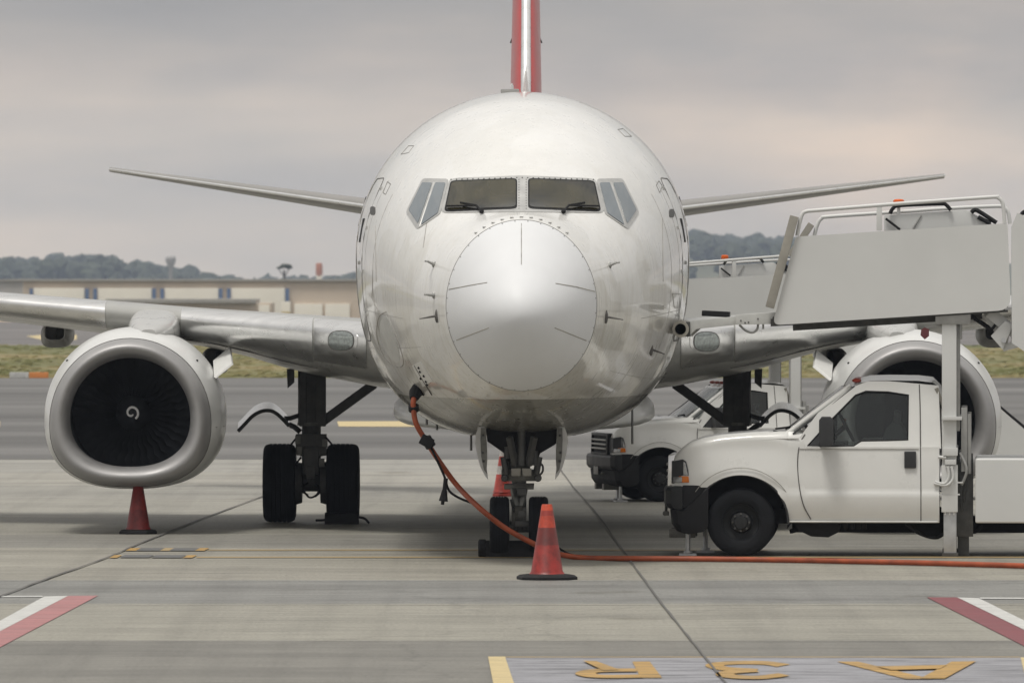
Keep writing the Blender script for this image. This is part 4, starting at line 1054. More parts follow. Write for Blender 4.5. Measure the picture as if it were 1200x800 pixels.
# roof and rear panel, crowned
rowpath = [(996,455.5),(1000,452.5),(1008,449),(1018,446.6),(1040,446),(1075,446.5),(1092,448.5),(1098.5,452.5),(1101,470),(1103,525.5)]
rsec = []
for x, y in rowpath:
    fy = frame_y(min(y, 525)); row = []
    for k in range(13):
        t = k/12; crown = 0.055*math.sin(math.pi*t)**0.7 if y < 452 else 0.0
        row.append(T(x, y, fy+0.01+(WD-2*fy-0.02)*t)+Vector((0.03*math.sin(math.pi*t) if y > 452 else 0, 0, crown)))
    rsec.append(row)
inn = [[v+Vector((0, 0, -0.05)) if y < 452 else v+Vector((-0.05, 0, 0)) for v in row] for row, (x, y) in zip(rsec, rowpath)]
cf.loft(rsec, False, False, False); cf.loft(inn, False, False, False)
cf.build('cab_frame', 'truck', trk, smooth=40)
# glass
gl = MB().prism([T(x, y, frame_y(y)+0.03) for x, y in inner], [T(x, y, frame_y(y)+0.036) for x, y in inner]); gl.build('side_window', 'cabglass', trk)
gl = MB().prism([T(x, y, WD-frame_y(y)-0.03) for x, y in inner], [T(x, y, WD-frame_y(y)-0.036) for x, y in inner]); gl.build('side_window', 'cabglass', trk)
ws = []
for (x, y) in ((930,507),(952,490.5),(975,473),(997,455.5)):
    fy = frame_y(y)+0.05; ws.append([T(x, y, fy+(WD-2*fy)*k/10)+Vector((-0.13*math.sin(math.pi*k/10)**0.6, 0, 0.02)) for k in range(11)])
wsh = MB().loft(ws, False, False, False).loft([[v+Vector((0.008, 0, -0.008)) for v in r_] for r_ in ws], False, False, False).build('windscreen', 'cabglass', trk, smooth=60)
MB().tube([T(929,508.5,0.10), T(954,489.5,0.145), T(977,472,0.175), T(1001,453,0.21)], 0.011, 8).build('pillar_trim', 'darkplastic', trk)
MB().tube([T(927,508,WD-0.10), T(975,471,WD-0.175), T(1001,452,WD-0.21)], 0.022, 8).build('pillar_trim', 'darkplastic', trk)
MB().tube([T(x, y, frame_y(y)+0.012) for x, y in inner], 0.011, 6, closed=True).build('window_seal', 'black', trk)
MB().tube([T(921,509.5,0.20), T(946,490.5,0.22), T(969,473,0.245), T(996,452.5,0.27)], 0.034, 10).build('windscreen_pillar', 'truck', trk)
# cowl vents and wipers
MB().prism([T(905,505,0.2), T(940,509,0.2), T(934,511,0.2), T(912,511,0.2)], [T(905,505,1.8), T(940,509,1.8), T(934,511,1.8), T(912,511,1.8)]).build('cowl', 'darkplastic', trk)
MB().tube([T(908,503,0.35), T(928,501,0.6), T(940,497,1.1)], 0.012, 6).build('wiper', 'black', trk)
# interior
it = MB(); it.box(T(960,530,1.0), (0.6, 1.6, 0.22)); it.box(T(942,518,1.0), (0.24, 1.6, 0.12))
it.build('dashboard', 'darkplastic', trk, bevel=0.03)
s1 = MB()
for yy in (0.5, 1.45):
    s1.loft([[T(x, y, yy+k) for x, y in ((1018,580),(1064,580),(1062,512),(1055,498),(1045,496),(1036,505),(1028,540))] for k in (-0.3, -0.24, 0.24, 0.3)])
    s1.loft([[T(x, y, yy+k) for x, y in ((1045,500),(1054,500),(1054,484),(1047,482))] for k in (-0.13, 0.13)])
s1.build('seat', 'seat', trk, bevel=0.02)
sw = MB(); cs = T(990,500,0.5); rot = Matrix.Rotation(R(62), 3, 'Y')
sw.tube([cs+rot @ Vector((0.19*math.cos(2*math.pi*k/24), 0.19*math.sin(2*math.pi*k/24), 0)) for k in range(24)], 0.017, 6, closed=True)
sw.tube([cs, T(968,518,0.5)], 0.03, 8).bar(cs+rot @ Vector((-0.18, 0, 0)), cs+rot @ Vector((0.18, 0, 0)), 0.04, 0.02).bar(cs+rot @ Vector((0, -0.18, 0)), cs+rot @ Vector((0, 0.18, 0)), 0.04, 0.02)
sw.build('steering_wheel', 'black', trk)
MB().prism([T(984,493,0.9), T(990,492,0.9), T(987,508,0.9)], [T(984,493,0.93), T(990,492,0.93), T(987,508,0.93)]).build('mirror_reflection', 'pink', trk)  # pink sliver standing in for a reflection in the mirror's second pane
# door details
def y_side(py):
    zz = tz(py)-tz(574)
    return crease(zz)
def seam(pts, r_=0.0065):
    MB().tube([T(x, y, y_side(y)+(0.001 if x > 960 else -0.007) if y > 524 else frame_y(y)+0.001) for x, y in [(p.x, p.y) for p in smooth_path([Vector((a, b_, 0)) for a, b_ in pts], 5)]], r_, 5).build('door_seam', 'seam', body)
seam([(943,509),(937,520),(934.5,540),(936,565),(941,590),(950,608)]); seam([(1076.5,451),(1077.5,480),(1078,525),(1078.5,570),(1078.5,610)])
MB().tube([T(x, 611, 0.03) for x in (925, 1000, 1098)], 0.012, 6).build('rocker_trim', 'stairgrey', body)
MB().tube([T(x, 526, 0.052) for x in (936, 1000, 1076)], 0.004, 5).build('belt_crease', 'seamlight', body)
MB().tube([T(x, y, 0.062+0.16*((835-min(x, 835))/48)**2) for x, y in ((806,532),(820,526),(845,521.5),(880,517),(912,514.5),(936,514))], 0.005, 5).build('bonnet_seam', 'seamlight', body)
MB().tube([T(868+64*math.cos(R(a)), 612-64*math.sin(R(a)), 0.012-0.035*max(0, 1-abs((56-64*math.sin(R(a))+0)/33.0))) for a in range(20, 150, 6)], 0.004, 5).build('arch_crease', 'seamlight', body)
h_ = MB().box(T(1066,538.5,0.028), (0.135, 0.05, 0.19)); h_.build('door_handle', 'darkplastic', body, bevel=0.012)
mr_ = MB(); mr_.loft([[T(x, y, yy) for x, y in ((960,492),(963,488),(973,488),(977,492),(977,519),(973,523),(963,523),(960,519))] for yy in (-0.24, -0.21, -0.05, -0.02)]); mr_.bar(T(968,518,-0.05), T(962,522,0.09), 0.06, 0.05)
mr_.build('door_mirror', 'darkplastic', trk, bevel=0.01)
MB().prism([T(x, y, frame_y(y)+0.008) for x, y in ((946,522.3),(963,504),(980,522.4))], [T(x, y, frame_y(y)+0.03) for x, y in ((946,522.3),(963,504),(980,522.4))]).build('mirror_sail', 'darkplastic', trk)
mr2 = MB(); mr2.loft([[T(x, y, WD-yy) for x, y in ((960,492),(963,488),(973,488),(977,492),(977,519),(973,523),(963,523),(960,519))] for yy in (-0.24, -0.21, -0.05, -0.02)]); mr2.build('door_mirror', 'darkplastic', trk, bevel=0.01)
for k in range(5):
    yy = 0.3+1.4*k/4; MB().sphere(T(1003, 446.3, yy), 0.05, 10, (1.1, 1.0, 0.55)).build('marker_lamp', 'redlens', trk)
# front end
def bumper_loft(bp): return MB().loft([[T(x+dx*(1 if x < 800 else 0), y, yy) for x, y in bp] for yy, dx in ((-0.01, 9), (0.08, 3), (0.3, 0), (1.0, -3), (1.7, 0), (1.92, 3), (2.01, 9))])
bumper_loft([(777,575),(779,571),(789,569.5),(800,570),(800,594),(791,598),(781,596),(777,590)]).build('bumper', 'bumper', trk, bevel=0.02)
bumper_loft([(784,597),(792,599),(830,571),(830,618),(824,623),(806,626),(792,623),(786,614)]).build('valance', 'black', trk, bevel=0.015)
MB().box(T(815,582,0.06), (0.30, 0.09, 0.26)).box(T(815,582,WD-0.06), (0.30, 0.09, 0.26)).build('bumper_end', 'black', trk, bevel=0.02)
tw = MB().box(T(797,627,0.7), (0.3, 0.12, 0.1)).box(T(797,627,1.3), (0.3, 0.12, 0.1)).bar(T(776,603,0.55), T(782,603,0.55), 0.05).sphere(T(777,603,0.55), 0.03, 8)
tw.box(T(776.5,597,1.0), (0.02, 0.34, 0.17)); each(tw, 'tow_hook', 'gearmetal', trk, bevel=0.006)
gf = MB().ring([T(x, y, yy) for x, y, yy in ((782,534,.38),(782,534,1.62),(781,571,1.62),(781,571,.38))], [T(x, y, yy) for x, y, yy in ((781.6,538,.43),(781.6,538,1.57),(780.6,567,1.57),(780.6,567,.43))],
             [T(x, y, yy) for x, y, yy in ((792,533,.36),(792,533,1.64),(792,572,1.64),(792,572,.36))], [T(x, y, yy) for x, y, yy in ((791,537,.43),(791,537,1.57),(791,568,1.57),(791,568,.43))]).build('grille', 'chrome', trk, bevel=0.008)
gs = MB().box(T(787,552.5,1.0), (0.04, 1.14, 0.3)); gs.build('grille_mesh', 'black', gf)
sl = MB()
for y in (545, 552.5, 560): sl.box(T(782,y,1.0), (0.05, 1.14, 0.028))
sl.build('grille_bar', 'grey', gf, bevel=0.006)
for far in (0, 1):
    Yf = (lambda v: v) if not far else (lambda v: WD-v)
    def lamp(pts, mat, name, o0, o1, par=trk):
        """wrap-round lamp: side face follows the wing, front face the nose"""
        a = [T(x, y, Yf(o0+0.16*((835-max(x, 787))/48)**2)) for x, y in pts]; b_ = [T(min(x, 797)-2, y, Yf(o1)) for x, y in pts]
        return MB().prism(a, b_).build(name, mat, par, bevel=0.006)
    lamp([(787.5,541),(800,538.5),(804,541),(806.5,551),(808,567),(787,567)], 'darkplastic', 'lamp_housing', 0.012, 0.40)
    hl = lamp([(800.5,541),(803,542),(805,551),(806.3,557.2),(800.5,557.2)], 'headglass', 'headlamp', 0.003, 0.36)
    lamp([(799.6,558.2),(806.8,558.2),(807.6,565.5),(799.6,565.5)], 'amber', 'turn_signal', 0.000, 0.12)
    lamp([(788.3,559.5),(799.2,558.6),(799.2,565.5),(788,566)], 'headglass', 'side_lamp', 0.001, 0.38)
# front wheels
def truck_wheel(px, yc, parent, rr=0.39, hw=0.125):
    c = T(px, 612, yc); c.z = rr
    w_ = MB().lathe([(r_, h) for r_, h in [(0.21, -hw*0.8), (0.24, -hw*0.98), (0.31, -hw), (0.36, -hw*0.93), (0.385, -hw*0.72), (0.39, -hw*0.4), (0.39, -hw*0.1), (0.384, -hw*0.08), (0.384, hw*0.08), (0.39, hw*0.1), (0.39, hw*0.4), (0.385, hw*0.72), (0.36, hw*0.93), (0.31, hw), (0.24, hw*0.98), (0.21, hw*0.8)]], c, 'Y', 48).build('wheel', 'tyre', parent, smooth=40)
    s_ = -1 if yc < 1 else 1
    MB().lathe([(0.212, s_*hw*0.75), (0.20, s_*hw*0.45), (0.16, s_*hw*0.2), (0.13, s_*hw*0.15), (0.11, s_*hw*0.62), (0.075, s_*hw*0.72), (0.07, s_*hw*1.0), (0.001, s_*hw*1.05)], c, 'Y', 36).build('rim', 'rimblack', w_, smooth=30)
    nb_ = MB()
    for k in range(8):
        a = 2*math.pi*k/8; p = c+Vector((0.095*math.cos(a), s_*hw*0.7, 0.095*math.sin(a))); nb_.cyl(p, p+Vector((0, s_*0.03, 0)), 0.013, 6)
    nb_.build('wheel_nuts', 'darkmetal', w_)
truck_wheel(868, 0.165, trk); truck_wheel(868, WD-0.165, trk)
for yy in (0.20, 0.42, WD-0.42, WD-0.20): truck_wheel(1290, yy, trk)
# jack posts behind the bumper
for (px, yy) in ((805,0.35),(822,1.3)):
    j = MB(); j.cyl(T(px,620,yy), T(px,646,yy), 0.028, 12); j.cyl(T(px,646,yy), T(px,649,yy), 0.05, 12); j.box(T(px,650.6,yy), (0.2, 0.2, 0.025)); j.build('jack', 'galv', trk)
# underbody
ub = MB(); ub.loft([[T(x, y, yy) for x, y in ((930,613),(985,613),(982,624),(970,630),(950,629),(935,622))] for yy in (0.25, 0.6)]); ub.bar(T(925,624,0.5), T(945,618,0.4), 0.05)
for x in (990, 998, 1005, 1012): ub.box(T(x,616,0.3), (0.05, 0.1, 0.09))
ub.loft([[T(x, y, yy) for x, y in ((1060,613),(1140,613),(1138,622),(1100,630),(1085,628),(1070,621))] for yy in (0.5, 0.9)])
ub.tube(smooth_path([T(1060,614,0.3), T(1078,626,0.3), T(1098,630,0.3), T(1112,618,0.35)], 6), 0.02, 8); ub.tube(smooth_path([T(1130,622,0.5), T(1142,624,0.5), T(1150,616,0.5)], 6), 0.02, 8)
ub.bar(T(926,617,0.9), T(1420,617,0.9), 0.1, 0.18).bar(T(926,617,1.3), T(1420,617,1.3), 0.1, 0.18)
ub.build('chassis', 'black', trk, bevel=0.008)
# --- service body behind the cab
MB().box(T(1296,574.5,1.0), ((1450-1142)/TS, 2.06, (612-537)/TS)).build('service_body', 'stairpaint', trk, bevel=0.03, seg=3)
# engine bay gear between cab and body
eg = MB()
rq = random.Random(11)
eg.box(T(1124,585,1.0), (0.30, 1.6, 0.85))
for k in range(9):
    x = 1116+rq.random()*24; y0 = 535+rq.random()*30; eg.tube(smooth_path([T(x,y0,0.35), T(x+6*(rq.random()-.5),y0+25,0.2), T(x+10*(rq.random()-.3),y0+55,0.3)], 6), 0.014+0.01*rq.random(), 8)
for k in range(8): eg.box(T(1114+rq.random()*24,540+rq.random()*60,0.30), (0.08+0.08*rq.random(), 0.1, 0.06+0.12*rq.random()))
eg.box(T(1128,630,0.35), (0.13, 0.16, 0.42))
eg.build('hydraulic_pump', 'darkmetal', trk, bevel=0.01)
each(MB().bar(T(1106,470,0.9), T(1108,560,0.9), 0.09).bar(T(1096,455,0.2), T(1109,490,0.25), 0.04), 'cab_guard', 'khaki', trk)
# --- support legs
def leg(yy):
    l = MB(); l.box(T(1111.5,(375+545)/2,yy), (17/TS, 0.16, (545-375)/TS)); l.build('support_leg', 'stairpaint', trk, bevel=0.008)
    o2 = MB().box(T(1112,572,yy-0.01), (19/TS, 0.20, 55/TS)).build('leg_sleeve', 'stairpaint', trk, bevel=0.008)
    MB().box(T(1112.5,623.5,yy), (15/TS, 0.13, 50/TS)).build('leg_inner', 'galv', trk, bevel=0.006)
    MB().box(T(1112.5,649.5,yy), (19/TS, 0.22, 5/TS)).build('leg_foot', 'darkmetal', trk, bevel=0.006)
    b_ = MB(); b_.box(T(1115,490,yy-0.05), (23/TS, 0.2, 4/TS)); b_.box(T(1113,529,yy-0.08), (17/TS, 0.12, 9/TS)); b_.box(T(1113,541,yy-0.08), (13/TS, 0.12, 6/TS)); b_.box(T(1111,579,yy-0.05), (26/TS, 0.12, 1.6/TS)); b_.box(T(1122,565,yy-0.05), (11/TS, 0.12, 1.6/TS))
    b_.tube(smooth_path([T(1110,546,yy-.14), T(1111,558,yy-.14), T(1106,566,yy-.14), T(1095,564,yy-.12)], 6), 0.016, 8); b_.tube(smooth_path([T(1114,546,yy-.14), T(1116,560,yy-.14), T(1108,568,yy-.14), T(1094,566,yy-.12)], 6), 0.016, 8)
    b_.tube([T(1099,535,yy-.1), T(1108,536,yy-.12)], 0.02, 8)
    for k in range(3): b_.tube([T(1107+k*5,598,yy-.09), T(1107+k*5,603,yy-.09)], 0.012, 6)
    each(b_, 'leg_bracket', 'stairpaint', trk, bevel=0.004)
    c_ = MB(); c_.box(T(1121,440,yy+0.03), (6/TS, 0.06, 130/TS)); c_.box(T(1129,515,yy+0.02), (7/TS, 0.06, 75/TS)); c_.tube([T(1135,485,yy), T(1135,555,yy)], 0.022, 8); c_.tube([T(1125,378,yy-.05), T(1125,398,yy-.05)], 0.015, 6)
    c_.box(T(1116,374,yy), (0.4, 0.2, 0.12)); c_.tube(smooth_path([T(1124,530,yy-.02), T(1132,550,yy-.05), T(1126,568,yy-.02)], 6), 0.018, 8)
    c_.build('leg_cylinder', 'grey', trk, bevel=0.005)
leg(0.12); leg(1.55)
# --- platform
PN, PF = -0.03, 1.62       # near and far side of the stair
def rpoly(pts, r_, n=5):
    out = []
    m_ = len(pts)
    for i in range(m_):
        p = Vector((*pts[i][:2], 0)); a = Vector((*pts[i-1][:2], 0)); b_ = Vector((*pts[(i+1) % m_][:2], 0)); rr = pts[i][2] if len(pts[i]) > 2 else r_
        u = (a-p).normalized()*rr; v = (b_-p).normalized()*rr
        for k in range(n+1):
            t = k/n; q = p+u*(1-t)**2+v*t*t; out.append((q.x, q.y))
    return out
panel = rpoly([(932.5,278,3),(1179.5,262.5,3),(1183.5,363.5,15),(905,381.5,10)], 3)
for yy, y2 in ((PN, PN+0.04), (PF, PF+0.04)):
    MB().prism([T(x, y, yy) for x, y in panel], [T(x, y, y2) for x, y in panel]).build('platform_panel', 'stairpaint', trk, smooth=30)
fl = MB(); fl.prism([T(903,374,PN+.045), T(1180,358,PN+.045), T(1180,366,PN+.045), T(903,383,PN+.045)], [T(903,374,PF-.005), T(1180,358,PF-.005), T(1180,366,PF-.005), T(903,383,PF-.005)])
fl.bar(T(928,383,0.4), T(1150,369,0.4), 0.12, 0.10).bar(T(928,383,1.2), T(1150,369,1.2), 0.12, 0.10)
fl.build('platform_floor', 'darkmetal', trk)
# end bumper bars
MB().bar(T(902,361,PN-.02), T(931,254,PN-.02), 0.09, 0.10, (1,0,0)).build('canopy_bar', 'khaki', trk, bevel=0.01)
MB().bar(T(922,300,PF), T(947,262,PF), 0.07, 0.08, (1,0,0)).build('canopy_bar', 'khaki', trk, bevel=0.01)
def rail(pts, yy, r_=0.023, mat='stairpaint', name='handrail'):
    MB().tube([T(p.x, p.y, yy) for p in smooth_path([Vector((a, b_, 0)) for a, b_ in pts], 6)], r_, 10).build(name, mat, trk, smooth=60)
rail([(934,277),(937,262),(940,252),(945,248.5),(960,247),(1060,239),(1160,232),(1168,232.5),(1173,237),(1175,246),(1176,263)], PN+.02)
rail([(950,278),(954,263),(959,255.5),(970,253),(1060,247),(1100,244),(1165,241),(1176,242.5),(1181,249),(1183,262)], PF+.02)
MB().box(T(1030,257,PN+.03), (6.5/TS, 0.05, 28/TS)).build('rail_post', 'stairpaint', trk, bevel=0.005)
MB().box(T(1176,255,PF+.03), (4/TS, 0.05, 28/TS)).build('rail_post', 'stairpaint', trk, bevel=0.005)
# folded flap inside the platform with black tubes
fp = [(1034,252),(1131,245.5),(1161,262),(1161,275),(1034,275)]
fpo = MB().prism([T(x, y, 1.2) for x, y in fp], [T(x, y, 1.24) for x, y in fp]).build('folding_flap', 'stairpaint', trk, bevel=0.005)
bt = MB()
bt.tube([T(p.x, p.y, 1.17) for p in smooth_path([Vector((a, b_, 0)) for a, b_ in ((1041,250),(1045,243.5),(1053,240.5),(1100,238.5),(1107,239.5),(1113,246))], 5)], 0.022, 8)
bt.tube([T(p.x, p.y, 1.17) for p in smooth_path([Vector((a, b_, 0)) for a, b_ in ((1137,249),(1141,246),(1147,248),(1167,261))], 5)], 0.025, 8)
bt.tube([T(1145,254,1.17), T(1160,262,1.17)], 0.025, 8); bt.tube([T(1036,256,1.17), T(1053,269,1.17)], 0.014, 8)
bt.build('flap_handle', 'black', trk)
MB().tube([T(1078,252,1.19), T(1068,268,1.19)], 0.009, 6).build('flap_stay', 'grey', trk)
MB().lathe([(0.06, 0), (0.06, 0.03)], T(1051,242,1.5), 'Z', 16).lathe([(0.065, 0.03), (0.065, 0.075), (0.05, 0.09), (0.001, 0.095)], T(1051,242,1.5), 'Z', 16).build('beacon', 'beacon', trk)
MB().tube([T(1051,242,1.5), T(1051,262,1.5)], 0.02, 8).build('beacon_post', 'stairpaint', trk)
# bridge to the aircraft door
br = MB()
for yy in (0.05, 1.5):
    br.prism([T(862,369.5,yy), T(910,366,yy), T(910,380,yy), T(862,381,yy)], [T(862,369.5,yy+.08), T(910,366,yy+.08), T(910,380,yy+.08), T(862,381,yy+.08)])
    br.prism([T(804,377,yy+.03), T(862,371,yy+.03), T(862,381,yy+.03), T(816,386,yy+.03), T(805,396,yy+.03)], [T(804,377,yy+.06), T(862,371,yy+.06), T(862,381,yy+.06), T(816,386,yy+.06), T(805,396,yy+.06)])
br.prism([T(806,377.5,0.1), T(910,369,0.1), T(910,373,0.1), T(806,381,0.1)], [T(806,377.5,1.5), T(910,369,1.5), T(910,373,1.5), T(806,381,1.5)])
br.build('bridge', 'stairgrey', trk, bevel=0.006)
MB().box(T(838,368.3,0.35), (32/TS, 0.5, 6.5/TS), Matrix.Rotation(R(3), 3, 'Y')).build('bridge_pad', 'black', trk, bevel=0.01)
bl = MB()
for (x, y) in ((868,376),(888,374),(906,372.5),(873,378.5),(877,378)): bl.sphere(T(x,y,0.05), 0.011, 8)
each(bl, 'bridge_bolt', 'bolt', trk)
MB().tube(smooth_path([T(866,381,0.1), T(874,388,0.1), T(882,390,0.1), T(887,386,0.1), T(888,380,0.1)], 6), 0.013, 8).tube([T(894,379,0.1), T(894,386,0.1)], 0.013, 6).build('bridge_hose', 'grey', trk)
ro = MB().lathe([(0.095, 0), (0.095, 1.5), (0.062, 1.5), (0.062, 0.35), (0.001, 0.35)], T(797.5,386,0.02), 'Y', 28).lathe([(0.062, 0.0), (0.095, 0.0)], T(797.5,386,0.02), 'Y', 28).build('bridge_bumper', 'khaki', trk, smooth=40)
MB().lathe([(0.064, 0.30), (0.001, 0.30)], T(797.5,386,0.02), 'Y', 28).lathe([(0.063, -0.004), (0.063, 0.30)], T(797.5,386,0.02), 'Y', 28).build('bumper_core', 'black', ro)
MB().box(T(806,386,0.3), (0.05, 0.5, 0.17)).build('bumper_mount', 'darkmetal', trk, bevel=0.006)
MB().loft([[T(x, y, yy) for x, y in ((1079,386),(1083,384),(1088,386),(1088,394),(1083,398),(1078,393))] for yy in (0.0, 0.05)]).build('warning_flag', 'darkred', trk)
MB().bar(T(1083,384,0.05), T(1106,380,0.1), 0.03).build('flag_arm', 'grey', trk)
# hinge arms at the stair head
ha = MB()
ha.prism([T(x, y, PN+.1) for x, y in ((1160,394),(1177,376),(1186,381),(1178,400),(1174,410))], [T(x, y, PN+.2) for x, y in ((1160,394),(1177,376),(1186,381),(1178,400),(1174,410))])
ha.bar(T(1158,366,PN+.25), T(1210,408,PN+.25), 0.12, 0.13).bar(T(1174,408,PN+.2), T(1215,397,PN+.2), 0.08, 0.08).bar(T(1152,368,PN+.3), T(1168,388,PN+.3), 0.07)
ha.build('hinge_arm', 'stairpaint', trk, bevel=0.006)
MB().tube(smooth_path([T(1138,370,.2), T(1150,380,.2), T(1160,386,.2), T(1166,380,.2)], 6), 0.016, 8).bar(T(1136,370,.4), T(1160,386,.4), 0.05).build('hinge_hose', 'black', trk)
MB().tube([T(1175,399,PN+.09), T(1175,399,PN+.07)], 0.03, 10).build('hinge_pin', 'galv', trk)
# flight of steps going down to the rear
sp_ = [(1184.5,266),(1191,250),(1199,254),(1560,560),(1560,652-22),(1540,652-12),(1184.5,402)]
for yy, y2 in ((PN-.01, PN+.03), (PF+.01, PF+.05)):
    MB().prism([T(x, y, yy) for x, y in sp_], [T(x, y, y2) for x, y in sp_]).build('stair_side', 'stairpaint', trk, smooth=30)
stp = MB()
for k in range(16):
    t = k/16; stp.box(T(1190+355*t, 362+270*t, (PN+PF)/2), (0.26, PF-PN-0.06, 0.03))
stp.build('step', 'galv', trk)
rail([(1191,270),(1194,256),(1199,249),(1206,252),(1213,258),(1230,273),(1300,330),(1420,425),(1520,507),(1560,540),(1570,560),(1568,620)], PN+.02, mat='black')
rail([(1191,270),(1194,256),(1199,249),(1206,252),(1213,258),(1230,273),(1300,330),(1420,425),(1520,507),(1560,540),(1570,560),(1568,620)], PF+.02, mat='black')

far = copy_tree(trk)
far.location = (G(774,588).x, F*CH/(588-HZ), 0); far.rotation_euler = (0, 0, R(12)); far.scale = (0.84, 0.84, 0.84)
tag(far, 'second white stair truck farther back, half hidden behind the right wing and main gear', 'stair truck', 'stair trucks serving the airliner')
for c in far.children:
    if c.name.split('.')[0] in ('platform_panel','handrail','canopy_bar','bridge','bridge_pad','bridge_bolt','bridge_hose','rail_post','folding_flap','flap_handle','flap_stay','platform_floor','bridge_bumper','bumper_mount','beacon','beacon_post'):
        c.location = (-0.30, 0, 0.10)
    if c.name.startswith('grille'): c.data = c.data.copy(); c.data.materials[0] = M['bumper']

# ==================================================================== BACKGROUND
M['hangarwall'] = simple('hangar_cladding', (0.60, 0.50, 0.40), 0.7, var=0.08, scale=0.2)
M['hangardoor'] = simple('hangar_white_door', (0.86, 0.81, 0.71), 0.6, var=0.05, scale=0.2)
M['hangarblue'] = simple('hangar_blue_pillar', (0.10, 0.155, 0.28), 0.6, var=0.1)
M['hangarroof'] = simple('hangar_roof', (0.36, 0.34, 0.31), 0.7, var=0.1)
M['leaf'] = simple('distant_foliage', (0.05, 0.06, 0.035), 0.9, var=0.4, scale=0.12)
M['bark'] = simple('bark', (0.08, 0.065, 0.05), 0.9, var=0.2)
M['towerpaint'] = simple('tower_concrete', (0.42, 0.40, 0.38), 0.7, var=0.1, scale=0.3)
M['towerred'] = simple('tower_orange_paint', (0.5, 0.2, 0.12), 0.6, var=0.1, scale=0.3)
DH = 900.0; zg = -5.0
def HX(px): return (px-600)*DH/F
def HZ_(py): return CH-(py-HZ)*DH/F
hg_ = empty('hangar', (HX(330), DH, zg)); tag(hg_, 'long beige hangar with white doors and blue pillars behind the left wing', 'hangar')
HI = Matrix.Translation(-Vector(hg_.location))
def hb(name, mat, px0, px1, z0, z1, y0, y1, par=None):
    mbx = MB().box(((HX(px0)+HX(px1))/2, DH+(y0+y1)/2, (z0+z1)/2), (HX(px1)-HX(px0), y1-y0, z1-z0)); mbx.v = [HI @ v for v in mbx.v]
    return mbx.build(name, mat, par if par is not None else hg_, bevel=0.05)
ztop = HZ_(329.5)
hb('wall', 'hangarwall', 27, 700, zg-1, ztop, 0, 40)
hb('roof', 'hangarroof', 26, 701, ztop, ztop+0.25, -0.4, 40.4)
for (a, b_) in ((39.5,99),(115,178),(193,256),(271,334)): hb('hangar_door', 'hangardoor', a, b_, zg, HZ_(337.5), -0.35, -0.01)
for (a, b_) in ((35,39),(100,104.5),(109.5,114),(178.5,183),(188,192.5),(256.5,261),(266,270.5),(334.5,339)): hb('pillar', 'hangarblue', a, b_, zg, HZ_(338), -0.55, -0.36)
for (a, b_) in ((345,378),(381,410),(440,480)): hb('shutter', 'hangardoor', a, b_, zg, HZ_(356), -0.3, -0.01)
lb_ = empty('low_building', (HX(215), DH-60, zg)); tag(lb_, 'low grey roofed annex in front of the beige hangar', 'building')
def lbx(name, mat, px0, px1, z0, z1, y0, y1):
    d = DH-60; mbx = MB().box((((px0+px1)/2-600)*d/F, (y0+y1)/2+d, (z0+z1)/2), ((px1-px0)*d/F, y1-y0, z1-z0)); li = Matrix.Translation(-Vector(lb_.location)); mbx.v = [li @ v for v in mbx.v]
    mbx.build(name, mat, lb_, bevel=0.04)
lbx('wall', 'hangarwall', 128, 318, zg-1, 0.8, 0, 12); lbx('roof', 'hangarroof', 124, 300, 0.8, 1.25, -0.8, 12.8); lbx('door', 'hangardoor', 303, 316, zg, 0.6, -0.15, -0.02)
gb = empty('grey_shed', ((5-600)*950/F, 950, zg)); tag(gb, 'grey shed at the left edge of the picture beside the beige hangar', 'building')
mbx = MB().box((0, 6, 4.1), (4.6, 12, 8.2)); mbx.build('wall', 'towerpaint', gb, bevel=0.05); MB().prism([Vector((-2.6,-0.3,8.2)),Vector((2.5,-0.3,8.2)),Vector((2.5,-0.3,8.5)),Vector((-2.6,-0.3,8.35))],[Vector((-2.6,12.3,8.2)),Vector((2.5,12.3,8.2)),Vector((2.5,12.3,8.5)),Vector((-2.6,12.3,8.35))]).build('roof', 'hangarroof', gb)
pst = empty('marker_post', ((335-600)*760/F, 760, terrain_z(760))); tag(pst, 'pale yellow and white marker post in front of the hangar', 'post')
MB().box((0, 0, 2.1), (0.9, 0.5, 4.2)).build('post', 'hangardoor', pst, bevel=0.05); MB().box((0, -0.01, 2.6), (0.92, 0.53, 1.2)).build('band', 'pcream', pst, bevel=0.03)
# parked vans in front of the hangar
def van(px, d, Lh, label):
    v = empty('parked_van', ((px-600)*d/F, d, terrain_z(d))); tag(v, label, 'van', 'vans parked in front of the hangar')
    prof = [(-Lh/2,0.35),(-Lh/2,1.1),(-Lh/2+0.5,1.25),(-Lh/2+1.2,2.1),(Lh/2-0.1,2.2),(Lh/2,2.0),(Lh/2,0.35)]
    MB().prism([Vector((x,-0.95,z+0)) for x, z in prof], [Vector((x,0.95,z)) for x, z in prof]).build('body', 'white', v, bevel=0.06)
    MB().prism([Vector((x,-0.96,z)) for x, z in ((-Lh/2+0.75,1.3),(-Lh/2+1.3,2.0),(-Lh/2+2.1,2.0),(-Lh/2+2.1,1.3))], [Vector((x,-0.93,z)) for x, z in ((-Lh/2+0.75,1.3),(-Lh/2+1.3,2.0),(-Lh/2+2.1,2.0),(-Lh/2+2.1,1.3))]).build('window', 'black', v)
    for x in (-Lh/2+0.9, Lh/2-0.9): MB().lathe([(0.001,-0.1),(0.36,-0.1),(0.36,0.1),(0.001,0.1)], (x,-0.88,0.36), 'Y', 20).build('wheel', 'tyre', v)
    v.location.z = -1.3 if d < 780 else v.location.z
    return v
